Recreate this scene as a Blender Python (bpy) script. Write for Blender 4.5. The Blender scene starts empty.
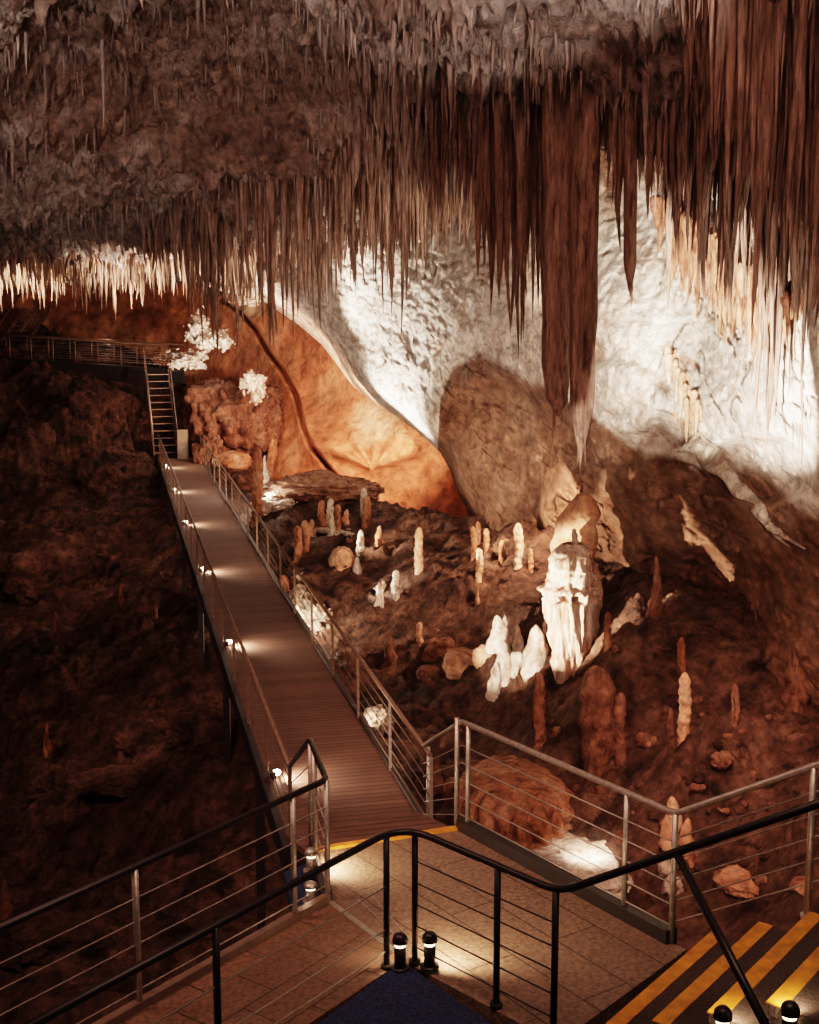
import bpy, bmesh, math, random
import numpy as np
from mathutils import Vector, Matrix

random.seed(7); rng = np.random.default_rng(7)
SC = bpy.context.scene
COL = SC.collection

# ------------------------------------------------------------------ camera
F = 1300.0; CH = 6.5
TH = math.atan((512 - 310) / F)
cam_d = bpy.data.cameras.new('camera'); cam = bpy.data.objects.new('camera', cam_d); COL.objects.link(cam)
cam.location = (0, 0, CH); cam.rotation_euler = (math.pi / 2 - TH, 0, 0)
cam_d.sensor_fit = 'VERTICAL'; cam_d.sensor_height = 36; cam_d.lens = 36 * F / 1024
cam_d.clip_start = 0.1; cam_d.clip_end = 300
SC.camera = cam
ct, st = math.cos(TH), math.sin(TH)

def ray(px, py):
    u = (px - 409.5) / F; v = (512 - py) / F
    return u, ct + v * st, -st + v * ct
def PY(px, py, Y):
    u, a, b = ray(px, py); return Vector((u / a * Y, Y, CH + b / a * Y))
def PZ(px, py, z):
    u, a, b = ray(px, py); Y = (z - CH) * a / b; return Vector((u / a * Y, Y, z))
def aray(px, py):
    u = (px - 409.5) / F; v = (512 - py) / F
    a = ct + v * st; b = -st + v * ct
    return u / a, b / a

# ------------------------------------------------------------------ numpy noise
def _h(i, j, k, s):
    n = (i * 374761393 + j * 668265263 + k * 2147483647 + s * 144665) & 0xffffffff
    n = ((n ^ (n >> 13)) * 1274126177) & 0xffffffff
    n = ((n ^ (n >> 15)) * 2246822519) & 0xffffffff
    return ((n ^ (n >> 16)) & 0xffffff) / 0xffffff * 2 - 1
def vnoise(p, s=0):
    f = np.floor(p); i = f.astype(np.int64); t = p - f; t = t * t * t * (t * (t * 6 - 15) + 10)
    r = 0
    for a in (0, 1):
        wx = t[:, 0] if a else 1 - t[:, 0]
        for b in (0, 1):
            wy = t[:, 1] if b else 1 - t[:, 1]
            for c in (0, 1):
                wz = t[:, 2] if c else 1 - t[:, 2]
                r = r + wx * wy * wz * _h(i[:, 0] + a, i[:, 1] + b, i[:, 2] + c, s)
    return r
def fbm(p, oct=4, s=0, gain=.5, ridge=False):
    p = np.asarray(p, float); r = 0; a = 1; tot = 0
    for o in range(oct):
        n = vnoise(p, s + o * 17)
        if ridge: n = 1 - 2 * np.abs(n)
        r = r + a * n; tot += a; a *= gain; p = p * 2.03 + 13.7
    return r / tot
def V3(x, y, z): return np.stack([x, y, z], 1)
def sstep(a, b, x):
    t = np.clip((x - a) / (b - a), 0, 1); return t * t * (3 - 2 * t)

class RBF:                      # thin plate spline in two dimensions
    def __init__(s, pts, vals, smooth=0.0):
        s.c = np.array(pts, float); v = np.array(vals, float); n = len(v)
        s.sc = np.ptp(s.c, 0).max(); s.m = s.c.mean(0); c = (s.c - s.m) / s.sc; s.cn = c
        d = np.linalg.norm(c[:, None] - c[None], axis=2)
        K = s.k(d) + smooth * np.eye(n); Pm = np.hstack([np.ones((n, 1)), c])
        A = np.zeros((n + 3, n + 3)); A[:n, :n] = K; A[:n, n:] = Pm; A[n:, :n] = Pm.T
        s.w = np.linalg.solve(A, np.concatenate([v, np.zeros(3)]))
    def k(s, d): return np.where(d > 1e-9, d * d * np.log(np.maximum(d, 1e-9)), 0)
    def __call__(s, x, y):
        x = np.asarray(x, float); sh = x.shape; q = (np.stack([x.ravel(), np.asarray(y, float).ravel()], 1) - s.m) / s.sc
        out = np.zeros(len(q))
        for i in range(0, len(q), 20000):
            d = np.linalg.norm(q[i:i + 20000, None] - s.cn[None], axis=2)
            out[i:i + 20000] = s.k(d) @ s.w[:-3] + s.w[-3] + q[i:i + 20000] @ s.w[-2:]
        return out.reshape(sh)

# ------------------------------------------------------------------ materials
def rock(name, cols, scale=.8, stretch=(1, 1, 1), rough=.85, bump=.5, bdist=.15, white=None, wet=0, fine=6.0, spec=.3, pit=2.2, cav_shade=.35):
    """layered noise rock; cols = three colours; white = colour blended where the mesh attribute 'calc' is high"""
    m = bpy.data.materials.new(name); m.use_nodes = True; nt = m.node_tree; N = nt.nodes; L = nt.links
    bs = N['Principled BSDF']; bs.inputs['Roughness'].default_value = rough; bs.inputs['Specular IOR Level'].default_value = spec
    tc = N.new('ShaderNodeNewGeometry'); mp = N.new('ShaderNodeMapping'); mp.inputs['Scale'].default_value = stretch
    L.new(tc.outputs['Position'], mp.inputs[0])
    n1 = N.new('ShaderNodeTexNoise'); n1.inputs['Scale'].default_value = scale; n1.inputs['Detail'].default_value = 9; n1.inputs['Roughness'].default_value = .62; n1.inputs['Distortion'].default_value = .4
    L.new(mp.outputs[0], n1.inputs['Vector'])
    cr = N.new('ShaderNodeValToRGB'); e = cr.color_ramp.elements
    e[0].position = .33; e[0].color = (*cols[0], 1); e[1].position = .68; e[1].color = (*cols[2], 1)
    k = e.new(.5); k.color = (*cols[1], 1)
    L.new(n1.outputs['Fac'], cr.inputs[0])
    n2 = N.new('ShaderNodeTexNoise'); n2.inputs['Scale'].default_value = fine; n2.inputs['Detail'].default_value = 8; n2.inputs['Roughness'].default_value = .7
    L.new(mp.outputs[0], n2.inputs['Vector'])
    mr = N.new('ShaderNodeMapRange'); mr.inputs['From Min'].default_value = .35; mr.inputs['From Max'].default_value = .65; mr.inputs['To Min'].default_value = .38; mr.inputs['To Max'].default_value = 1.2
    L.new(n2.outputs['Fac'], mr.inputs[0])
    mx = N.new('ShaderNodeMix'); mx.data_type = 'RGBA'; mx.blend_type = 'MULTIPLY'; mx.inputs[0].default_value = 1
    src = cr.outputs[0]
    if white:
        at = N.new('ShaderNodeAttribute'); at.attribute_name = 'calc_light'
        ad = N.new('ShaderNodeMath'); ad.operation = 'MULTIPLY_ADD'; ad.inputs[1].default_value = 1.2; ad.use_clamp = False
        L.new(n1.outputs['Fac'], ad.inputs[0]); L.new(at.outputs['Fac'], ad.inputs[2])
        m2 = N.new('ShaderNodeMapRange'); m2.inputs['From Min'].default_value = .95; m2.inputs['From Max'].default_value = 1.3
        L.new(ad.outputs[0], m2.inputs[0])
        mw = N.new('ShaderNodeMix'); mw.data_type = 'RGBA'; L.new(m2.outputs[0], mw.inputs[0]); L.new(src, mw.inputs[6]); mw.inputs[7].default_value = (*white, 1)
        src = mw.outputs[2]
    L.new(src, mx.inputs[6]); L.new(mr.outputs[0], mx.inputs[7])
    n5 = N.new('ShaderNodeTexNoise'); n5.inputs['Scale'].default_value = fine * .4; n5.inputs['Detail'].default_value = 6; n5.inputs['Roughness'].default_value = .7; n5.inputs['Distortion'].default_value = .8
    L.new(mp.outputs[0], n5.inputs['Vector'])
    r5 = N.new('ShaderNodeValToRGB'); e5 = r5.color_ramp.elements; e5[0].position = .36; e5[0].color = (cav_shade, cav_shade * .8, cav_shade * .72, 1); e5[1].position = .47; e5[1].color = (1, 1, 1, 1); L.new(n5.outputs['Fac'], r5.inputs[0])  # dark noise blotches: shade of cavities put into the base colour
    mc = N.new('ShaderNodeMix'); mc.data_type = 'RGBA'; mc.blend_type = 'MULTIPLY'; mc.inputs[0].default_value = 1; L.new(mx.outputs[2], mc.inputs[6]); L.new(r5.outputs[0], mc.inputs[7]); L.new(mc.outputs[2], bs.inputs['Base Color'])
    b1 = N.new('ShaderNodeBump'); b1.inputs['Strength'].default_value = bump; b1.inputs['Distance'].default_value = bdist; L.new(n1.outputs['Fac'], b1.inputs['Height'])
    b2 = N.new('ShaderNodeBump'); b2.inputs['Strength'].default_value = bump; b2.inputs['Distance'].default_value = bdist * .35; L.new(n2.outputs['Fac'], b2.inputs['Height'])
    n3 = N.new('ShaderNodeTexNoise'); n3.inputs['Scale'].default_value = fine * .55; n3.inputs['Detail'].default_value = 7; n3.inputs['Roughness'].default_value = .68; n3.inputs['Distortion'].default_value = 1.2
    L.new(mp.outputs[0], n3.inputs['Vector'])
    m3 = N.new('ShaderNodeMath'); m3.operation = 'SUBTRACT'; m3.inputs[1].default_value = .5; L.new(n3.outputs['Fac'], m3.inputs[0])
    m4 = N.new('ShaderNodeMath'); m4.operation = 'ABSOLUTE'; L.new(m3.outputs[0], m4.inputs[0])
    b3 = N.new('ShaderNodeBump'); b3.inputs['Strength'].default_value = min(1, bump * 1.1); b3.inputs['Distance'].default_value = bdist * pit; L.new(m4.outputs[0], b3.inputs['Height'])
    L.new(b1.outputs[0], b3.inputs['Normal']); L.new(b3.outputs[0], b2.inputs['Normal']); L.new(b2.outputs[0], bs.inputs['Normal'])
    return m

def plain(name, col, rough=.5, metal=0, bump=0, bscale=60, emit=None, estr=0, var=.25):
    m = bpy.data.materials.new(name); m.use_nodes = True; nt = m.node_tree; N = nt.nodes; L = nt.links
    bs = N['Principled BSDF']; bs.inputs['Roughness'].default_value = rough; bs.inputs['Metallic'].default_value = metal
    g = N.new('ShaderNodeNewGeometry'); n = N.new('ShaderNodeTexNoise'); n.inputs['Scale'].default_value = bscale; n.inputs['Detail'].default_value = 5
    L.new(g.outputs['Position'], n.inputs['Vector'])
    cr = N.new('ShaderNodeValToRGB'); e = cr.color_ramp.elements
    e[0].position = .3; e[0].color = (*[c * (1 - var) for c in col], 1); e[1].position = .7; e[1].color = (*[min(1, c * (1 + var)) for c in col], 1)
    L.new(n.outputs['Fac'], cr.inputs[0]); L.new(cr.outputs[0], bs.inputs['Base Color'])
    if bump:
        b = N.new('ShaderNodeBump'); b.inputs['Strength'].default_value = bump; b.inputs['Distance'].default_value = .01; L.new(n.outputs['Fac'], b.inputs['Height']); L.new(b.outputs[0], bs.inputs['Normal'])
    if emit:
        bs.inputs['Emission Color'].default_value = (*emit, 1); bs.inputs['Emission Strength'].default_value = estr
    return m

M = {}
M['floor'] = rock('cave_floor_rock', [(.06, .030, .022), (.17, .088, .060), (.34, .19, .135)], scale=1.1, bump=1.0, bdist=.3, fine=5.5, rough=.8, pit=3.6, cav_shade=.28)
M['wall'] = rock('right_wall_rock', [(.15, .075, .045), (.25, .135, .085), (.36, .22, .15)], scale=.55, stretch=(1, .8, 1.3), bump=.7, bdist=.2, white=(.82, .74, .65), fine=2.6, pit=2.2, cav_shade=.62)
M['back'] = rock('orange_flowstone_wall', [(.32, .115, .06), (.52, .21, .11), (.66, .33, .19)], scale=.3, bump=.5, bdist=.3, fine=1.8, cav_shade=.75, white=(.8, .6, .4))
M['ceil'] = rock('ceiling_rock', [(.14, .08, .06), (.27, .18, .14), (.42, .33, .28)], scale=.5, bump=1.0, bdist=.25, fine=4, white=(.52, .45, .41))
M['stal_dark'] = rock('brown_stalactite_calcite', [(.12, .07, .052), (.25, .155, .115), (.40, .27, .21)], scale=1.2, stretch=(2.5, 2.5, .35), bump=.6, bdist=.06, fine=8)
M['stal_light'] = rock('cream_stalactite_calcite', [(.35, .19, .11), (.58, .40, .28), (.78, .65, .52)], scale=1.3, stretch=(2.5, 2.5, .4), bump=.6, bdist=.06, fine=7)
M['stal_grey'] = rock('grey_stalactite_calcite', [(.14, .09, .075), (.26, .19, .16), (.40, .32, .28)], scale=1.3, stretch=(2.5, 2.5, .4), bump=.6, bdist=.06, fine=7)
M['white'] = rock('white_calcite', [(.62, .42, .30), (.82, .70, .58), (.9, .83, .74)], scale=2.2, stretch=(1, 1, .5), bump=.9, bdist=.08, fine=9)
M['mite'] = rock('orange_stalagmite_calcite', [(.26, .10, .05), (.46, .21, .12), (.66, .38, .24)], scale=1.6, stretch=(1, 1, .5), bump=.8, bdist=.07, fine=8)
M['mite_dark'] = rock('dark_stalagmite_calcite', [(.13, .055, .035), (.24, .11, .07), (.36, .2, .13)], scale=1.6, stretch=(1, 1, .5), bump=.8, bdist=.08, fine=8)
M['dome'] = rock('amber_dome_calcite', [(.50, .22, .12), (.68, .40, .25), (.84, .62, .46)], scale=1.3, bump=.5, bdist=.07, fine=5, cav_shade=.8)
M['fluted'] = rock('streaked_white_calcite', [(.46, .17, .08), (.82, .62, .48), (.93, .85, .77)], scale=3.2, stretch=(1.6, 1.6, .3), bump=1, bdist=.08, fine=7, cav_shade=.4)
M['steel'] = plain('brushed_steel', (.56, .52, .46), rough=.42, metal=.75, bscale=25)
M['wire_dark'] = plain('dull_wire', (.16, .12, .10), rough=.6, metal=.5)
M['wire'] = plain('steel_wire', (.5, .46, .42), rough=.4, metal=.7)
M['black'] = plain('black_painted_steel', (.022, .018, .018), rough=.4, metal=.3, bscale=30)
M['beam'] = plain('dark_galvanised_beam', (.04, .033, .035), rough=.6, metal=.4, bscale=6)
M['yellow'] = plain('yellow_nosing_paint', (.62, .26, .03), rough=.6, bscale=9, bump=.3, var=.35)
M['tread'] = plain('dark_stair_tread', (.045, .032, .026), rough=.85, bscale=40, bump=.8, var=.4)
M['box'] = plain('beige_enamel', (.36, .31, .23), rough=.6, bscale=4, var=.12)
M['lampglass'] = plain('lamp_glass', (1, .8, .5), emit=(1, .70, .46), estr=45)
M['lampdim'] = plain('lamp_slit', (1, .8, .5), emit=(1, .62, .36), estr=14)
M['stair_metal'] = plain('dull_tread_metal', (.21, .145, .11), rough=.5, metal=.4, bscale=12)
M['carpet'] = plain('navy_speckled_carpet', (.008, .018, .068), rough=.95, bscale=45, bump=1, var=.97)

def wave_mat(name, cols, axis_vec, freq, rough=.75, gap=.12):
    """planked deck: boards across the given direction"""
    m = bpy.data.materials.new(name); m.use_nodes = True; nt = m.node_tree; N = nt.nodes; L = nt.links
    bs = N['Principled BSDF']; bs.inputs['Roughness'].default_value = rough
    g = N.new('ShaderNodeNewGeometry'); d = N.new('ShaderNodeVectorMath'); d.operation = 'DOT_PRODUCT'; d.inputs[1].default_value = axis_vec
    L.new(g.outputs['Position'], d.inputs[0])
    mu = N.new('ShaderNodeMath'); mu.operation = 'MULTIPLY'; mu.inputs[1].default_value = freq; L.new(d.outputs['Value'], mu.inputs[0])
    fl = N.new('ShaderNodeMath'); fl.operation = 'FLOOR'; L.new(mu.outputs[0], fl.inputs[0])
    fr = N.new('ShaderNodeMath'); fr.operation = 'FRACT'; L.new(mu.outputs[0], fr.inputs[0])
    wn = N.new('ShaderNodeTexWhiteNoise'); wn.noise_dimensions = '1D'; L.new(fl.outputs[0], wn.inputs['W'])
    cr = N.new('ShaderNodeValToRGB'); e = cr.color_ramp.elements
    e[0].position = 0; e[0].color = (*cols[0], 1); e[1].position = 1; e[1].color = (*cols[1], 1)
    n = N.new('ShaderNodeTexNoise'); n.inputs['Scale'].default_value = 3; n.inputs['Detail'].default_value = 6; L.new(g.outputs['Position'], n.inputs['Vector'])
    av = N.new('ShaderNodeMath'); av.operation = 'MULTIPLY_ADD'; av.inputs[1].default_value = .45; L.new(wn.outputs['Value'], av.inputs[0])
    n_ = N.new('ShaderNodeMath'); n_.operation = 'MULTIPLY'; n_.inputs[1].default_value = .6; L.new(n.outputs['Fac'], n_.inputs[0]); L.new(n_.outputs[0], av.inputs[2])
    L.new(av.outputs[0], cr.inputs[0])
    gt = N.new('ShaderNodeMath'); gt.operation = 'GREATER_THAN'; gt.inputs[1].default_value = gap; L.new(fr.outputs[0], gt.inputs[0])
    mx = N.new('ShaderNodeMix'); mx.data_type = 'RGBA'; L.new(gt.outputs[0], mx.inputs[0]); mx.inputs[6].default_value = (*[c * .25 for c in cols[0]], 1); L.new(cr.outputs[0], mx.inputs[7])
    L.new(mx.outputs[2], bs.inputs['Base Color'])
    b = N.new('ShaderNodeBump'); b.inputs['Strength'].default_value = .6; b.inputs['Distance'].default_value = .01; L.new(gt.outputs[0], b.inputs['Height']); L.new(b.outputs[0], bs.inputs['Normal'])
    return m
BD = Vector((-.2284, 1, 0)).normalized(); BN = Vector((BD.y, -BD.x, 0))
M['deck'] = wave_mat('walkway_boards', [(.085, .044, .033), (.20, .112, .085)], BD, 7.0)

# ------------------------------------------------------------------ object helpers
def link(name, me, mat=None, parent=None):
    o = bpy.data.objects.new(name, me); COL.objects.link(o)
    if mat and me is not None and not me.materials: me.materials.append(mat)
    if parent: o.parent = parent
    return o
def tag(o, label=None, cat=None, group=None, kind=None):
    if label: o['label'] = label
    if cat: o['category'] = cat
    if group: o['group'] = group
    if kind: o['kind'] = kind
    return o
def empty(name, loc=(0, 0, 0)):
    o = bpy.data.objects.new(name, None); COL.objects.link(o); o.location = loc; o.empty_display_size = .1; return o
def npmesh(name, v, f, smooth=True, calc_light=None):
    me = bpy.data.meshes.new(name); v = np.asarray(v, np.float32); f = np.asarray(f, np.int32)
    n, k = f.shape
    me.vertices.add(len(v)); me.vertices.foreach_set('co', v.ravel())
    me.loops.add(n * k); me.loops.foreach_set('vertex_index', f.ravel())
    me.polygons.add(n); me.polygons.foreach_set('loop_start', np.arange(0, n * k, k, dtype=np.int32))
    me.update(calc_edges=True); me.validate()
    if smooth: me.polygons.foreach_set('use_smooth', np.ones(len(me.polygons), bool))
    if calc_light is not None:
        a = me.attributes.new('calc_light', 'FLOAT', 'POINT'); a.data.foreach_set('value', np.asarray(calc_light, np.float32))
    return me
def gridfaces(nu, nv, flip=False):
    i = np.arange(nu - 1)[:, None] * nv + np.arange(nv - 1)[None]
    i = i.ravel(); f = np.stack([i, i + 1, i + nv + 1, i + nv], 1)
    return f[:, ::-1] if flip else f

class MB:                        # collects boxes, bars and tubes in one mesh
    def __init__(s): s.bm = bmesh.new()
    def tube(s, pts, r, n=10, caps=True):
        pts = [Vector(p) for p in pts]; rings = []
        up = None
        for i, p in enumerate(pts):
            a = pts[max(i - 1, 0)]; b = pts[min(i + 1, len(pts) - 1)]; d = (b - a).normalized()
            x = d.orthogonal().normalized() if up is None else (up - d * up.dot(d)).normalized()
            up = x; y = d.cross(x)
            k = 1.0
            if 0 < i < len(pts) - 1:
                c = (p - a).normalized().dot((b - p).normalized()); k = 1 / max(.6, math.sqrt((1 + c) / 2))
            rr = r[i] if isinstance(r, (list, tuple)) else r
            rings.append([s.bm.verts.new(p + (x * math.cos(2 * math.pi * j / n) + y * math.sin(2 * math.pi * j / n)) * rr) for j in range(n)])
        for A, B in zip(rings, rings[1:]):
            for j in range(n):
                f = s.bm.faces.new((A[j], A[(j + 1) % n], B[(j + 1) % n], B[j])); f.smooth = True
        if caps:
            s.bm.faces.new(rings[0][::-1]); s.bm.faces.new(rings[-1])
        return s
    def bar(s, a, b, w, h, up=(0, 0, 1)):      # box section from a to b, width w sideways, height h downwards centred
        a = Vector(a); b = Vector(b); d = (b - a).normalized(); up = Vector(up); x = d.cross(up).normalized(); z = x.cross(d).normalized()
        vs = []
        for p in (a, b):
            for sx, sz in ((-1, -1), (1, -1), (1, 1), (-1, 1)):
                vs.append(s.bm.verts.new(p + x * sx * w / 2 + z * sz * h / 2))
        for q in ((3, 2, 1, 0), (4, 5, 6, 7), (0, 1, 5, 4), (1, 2, 6, 5), (2, 3, 7, 6), (3, 0, 4, 7)):
            s.bm.faces.new([vs[i] for i in q])
        return s
    def prism(s, poly, z0, z1):
        lo = [s.bm.verts.new((p[0], p[1], z0)) for p in poly]; hi = [s.bm.verts.new((p[0], p[1], z1)) for p in poly]
        s.bm.faces.new(hi); s.bm.faces.new(lo[::-1]); n = len(poly)
        for i in range(n): s.bm.faces.new((lo[i], lo[(i + 1) % n], hi[(i + 1) % n], hi[i]))
        return s
    def build(s, name, mat, parent=None, bevel=0):
        bmesh.ops.recalc_face_normals(s.bm, faces=s.bm.faces)
        me = bpy.data.meshes.new(name); s.bm.to_mesh(me); s.bm.free()
        o = link(name, me, mat, parent)
        if bevel:
            md = o.modifiers.new('bevel', 'BEVEL'); md.width = bevel; md.segments = 2; md.limit_method = 'ANGLE'
        return o
def smooth_path(pts, rad=.12, n=5):
    """rounds the corners of a polyline"""
    pts = [Vector(p) for p in pts]; out = [pts[0]]
    for i in range(1, len(pts) - 1):
        a, p, b = pts[i - 1], pts[i], pts[i + 1]
        ra = min(rad, (a - p).length * .45); rb = min(rad, (b - p).length * .45)
        A = p + (a - p).normalized() * ra; B = p + (b - p).normalized() * rb
        for k in range(n + 1):
            t = k / n; out.append(A * (1 - t) ** 2 + p * 2 * t * (1 - t) + B * t * t)
    out.append(pts[-1]); return out

# ------------------------------------------------------------------ cave floor height field
gp = []
def g(px, py, z): p = PZ(px, py, z); gp.append((p.x, p.y, z))
for a in [(205, 475, -.6), (240, 500, -.7), (300, 490, -.2), (345, 502, -.1), (400, 516, -.1), (470, 532, .1), (520, 545, .6), (560, 568, .5), (620, 600, .6),
          (650, 615, .8), (740, 665, .8), (819, 715, .6), (900, 770, .4), (330, 620, -1.6), (300, 560, -1.3), (420, 560, -.3), (500, 600, -.3), (600, 670, -.7),
          (680, 740, -1.0), (500, 690, -1.5), (780, 800, -1.3), (420, 680, -2.1), (380, 700, -2.4), (450, 760, -2.7), (560, 830, -2.5), (620, 860, -2.3),
          (780, 880, -1.8), (700, 960, -2.1), (216, 730, -1.6), (195, 640, -1.8), (130, 740, -3.6), (0, 1000, -4.6), (100, 900, -4.2),
          (700, 700, -.6), (360, 540, -.9)]: g(*a)
def gy(px, py, Y): p = PY(px, py, Y); gp.append((p.x, p.y, p.z))
for a in [(50, 378, 61), (50, 450, 56.5), (0, 380, 62), (120, 400, 58), (50, 520, 51), (50, 600, 43), (100, 700, 33), (140, 500, 50), (140, 600, 38), (0, 700, 34), (-200, 380, 64), (-200, 600, 46), (-200, 900, 26), (-120, 450, 57)]: gy(*a)
gp += [(0, 10, -3.6), (-2, 14, -3.8), (3.5, 8, -2.6), (7, 9, -.6), (9, 14, 1.0), (-10, 12, -5), (-16, 16, -5), (0, 46, -1.2), (3, 42, -.8), (-3, 54, -1.9), (-7, 58, -.8), (-12, 62, 1.4), (8, 30, -.3), (12, 22, .3), (-25, 66, 4.0), (-14, 68, 4.0), (0, 62, -2)]
GR = RBF([(p[0], p[1]) for p in gp], [p[2] for p in gp], smooth=2e-4)
def gdisp(x, y):
    p = V3(x.ravel(), y.ravel(), np.zeros(x.size))
    w_ = V3(fbm(p * .6, 2, 91), fbm(p * .6, 2, 92), p[:, 2]) * .7
    a = .40 * fbm(p * .33, 3, 3) + .75 * (np.abs(fbm((p + w_) * np.array([.75, .75, 1]), 4, 9, gain=.55)) - .2) + .22 * (np.abs(fbm((p + w_) * 2.6, 4, 29, gain=.6)) - .2) + .07 * np.abs(fbm(p * 7.5, 2, 30))
    left = sstep(1.0, -5.0, (x + .2284 * (y - 15)).ravel() + 1.5)
    b = np.abs(fbm(p * .35, 3, 77)) * 1.5 - .3
    return (a + left * b * .9).reshape(x.shape)
def ground(x, y):
    x = np.atleast_1d(np.asarray(x, float)); y = np.atleast_1d(np.asarray(y, float)); return GR(x, y) + gdisp(x, y)
def G(px, py):
    u, s = aray(px, py); Y = np.linspace(9, 66, 1200); z = CH + s * Y; gz = ground(u * Y, Y)
    i = int(np.argmax(z < gz)); Yh = Y[i] if (z < gz).any() else 40.
    return Vector((u * Yh, Yh, CH + s * Yh))

nx, ny = 640, 820
yy = 7 + 63 * (np.linspace(0, 1, ny) ** 1.5); tt = np.linspace(-1, 1, nx)
XX = (tt[None] * (11 + .32 * yy[:, None])) - .06 * yy[:, None]; YY = np.repeat(yy[:, None], nx, 1)
ZZ = ground(XX, YY)
# keep the ground clear of the footbridge
d_br = np.abs((XX + 1.0 + .2284 * (YY - 15.7)))
lim = np.where((YY > 13.5) & (YY < 60), -.75 + 4 * sstep(1.2, 2.6, d_br), 99)
ZZ = np.minimum(ZZ, lim)
me = npmesh('floor', V3(XX.ravel(), YY.ravel(), ZZ.ravel()), gridfaces(ny, nx, True))
tag(link('floor', me, M['floor']), kind='structure')

# ------------------------------------------------------------------ ceiling height field
cp = []
for a in [(0, 0, 20), (-300, 0, 20), (200, 0, 22), (400, 0, 20), (600, 0, 18), (819, 0, 14), (1100, 0, 10), (0, 100, 26), (0, 200, 36), (0, 248, 46), (0, 268, 54), (-300, 248, 46), (-300, 120, 27),
          (200, 90, 28), (200, 195, 38), (200, 256, 52), (400, 60, 23.5), (330, 150, 33), (330, 215, 42), (560, 100, 23), (470, 105, 25), (690, 110, 19.5), (819, 100, 15.5), (1000, 110, 13), (280, 254, 52), (100, 230, 41)]:
    p = PY(*a); cp.append((p.x, p.y, p.z))
cp += [(3, 31, 11.5), (6, 27, 12), (-1, 36, 10.6), (9, 24, 12.5), (1, 44, 9.8), (-2, 52, 9.3), (-6, 58, 8.6), (-15, 64, 8.4), (-24, 66, 8.4), (0, 12, 12.5), (-10, 12, 13), (10, 9, 11.5), (14, 18, 13), (8, 34, 13), (0, 5, 13), (4, 60, 9)]
CR = RBF([(p[0], p[1]) for p in cp], [p[2] for p in cp], smooth=2e-4)
def cdisp(x, y):
    p = V3(x.ravel(), y.ravel(), np.zeros(x.size))
    a = .55 * fbm(p * .28, 3, 41) + .42 * (np.abs(fbm(p * .8, 4, 5, gain=.6)) - .2) - .55 * np.clip(fbm(p * 2.6, 3, 61), 0, 1) - .35 * np.clip(fbm(p * 6, 2, 62), 0, 1)
    # hollow dome shaped into the roof to stand in for a shadow there
    r = np.hypot((x.ravel() + 4.2) / 4.2, (y.ravel() - 27) / 6.5); a = a + 1.3 * sstep(1.15, .7, r)
    return a.reshape(x.shape)
def ceil(x, y):
    x = np.atleast_1d(np.asarray(x, float)); y = np.atleast_1d(np.asarray(y, float)); return CR(x, y) + cdisp(x, y)
nx, ny = 760, 800
yy = 6 + 64 * (np.linspace(0, 1, ny) ** 1.25); tt = np.linspace(-1, 1, nx)
XX = tt[None] * (12 + .30 * yy[:, None]); YY = np.repeat(yy[:, None], nx, 1)
ZZ = ceil(XX, YY)
r_d = np.hypot((XX + 4.2) / 4.6, (YY - 27) / 7.5)
lc = sstep(.8, 1.1, r_d) * .55 * (1 - .6 * sstep(2, 7, XX - 3 + (YY - 15) * .0))  # roof paler outside the hollow: the shadow inside is painted into the colour
me = npmesh('ceiling', V3(XX.ravel(), YY.ravel(), ZZ.ravel()), gridfaces(ny, nx), calc_light=lc.ravel())
tag(link('ceiling', me, M['ceil']), kind='structure')

# ------------------------------------------------------------------ back wall (orange flowstone alcove)
def poly_dist(px, py, poly):
    d = np.full(px.shape, 1e9)
    for (x0, y0), (x1, y1) in zip(poly, poly[1:]):
        t = np.clip(((px - x0) * (x1 - x0) + (py - y0) * (y1 - y0)) / ((x1 - x0) ** 2 + (y1 - y0) ** 2), 0, 1)
        d = np.minimum(d, np.hypot(px - x0 - t * (x1 - x0), py - y0 - t * (y1 - y0)))
    return d
BW = RBF([(-300, 200), (-300, 420), (0, 200), (0, 420), (100, 330), (180, 320), (230, 300), (300, 300), (330, 400), (370, 430), (440, 450), (470, 520), (300, 500), (200, 480), (560, 400), (400, 360), (150, 200), (400, 200), (600, 560), (360, 520)],
         [74, 72, 73, 72, 71, 69, 66, 60, 58, 56.5, 54, 53, 56, 64, 56, 57, 72, 62, 52, 55.5])
gx, gy_ = np.meshgrid(np.arange(-400, 620, 1.7), np.arange(180, 640, 1.7), indexing='ij')
Yb = BW(gx, gy_)
u, s_ = aray(gx, gy_)
pw = V3((u * Yb).ravel(), Yb.ravel(), (CH + s_ * Yb).ravel())
Yb = Yb + (1.3 * fbm(pw * .16, 3, 15) + .35 * fbm(pw * .7, 3, 16)).reshape(Yb.shape)
crack = [(222, 300), (240, 312), (256, 330), (268, 352), (283, 372), (296, 395), (303, 425), (312, 448), (330, 470), (350, 490)]
dc = poly_dist(gx, gy_, crack); Yb += 2.6 * np.exp(-(dc / 1.7) ** 2) - .5 * np.exp(-(dc / 9) ** 2)
# shell-shaped fluted bulge in the middle of the alcove
rx, ry = gx - 372, gy_ - 470; ang = np.arctan2(rx, -ry); rr = np.hypot(rx, ry * .9)
Yb -= (1.3 + .16 * np.sin(ang * 11 + .02 * rr)) * sstep(95, 30, rr) * sstep(1.5, 1.0, np.abs(ang))
pw = V3((u * Yb).ravel(), Yb.ravel(), (CH + s_ * Yb).ravel())
calc_light = np.exp(-(np.hypot(gx - 375, (gy_ - 425) * 1.1) / 34) ** 2) * .75 + .35 * sstep(330, 290, gy_) * sstep(170, 230, gx) + .25 * np.exp(-(np.hypot(gx - 240, gy_ - 330) / 40) ** 2)  # pale patch at the alcove centre: pool of light painted into the colour
tag(link('wall_back', npmesh('wall_back', pw, gridfaces(*gx.shape), calc_light=calc_light.ravel()), M['back']), kind='structure')

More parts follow.
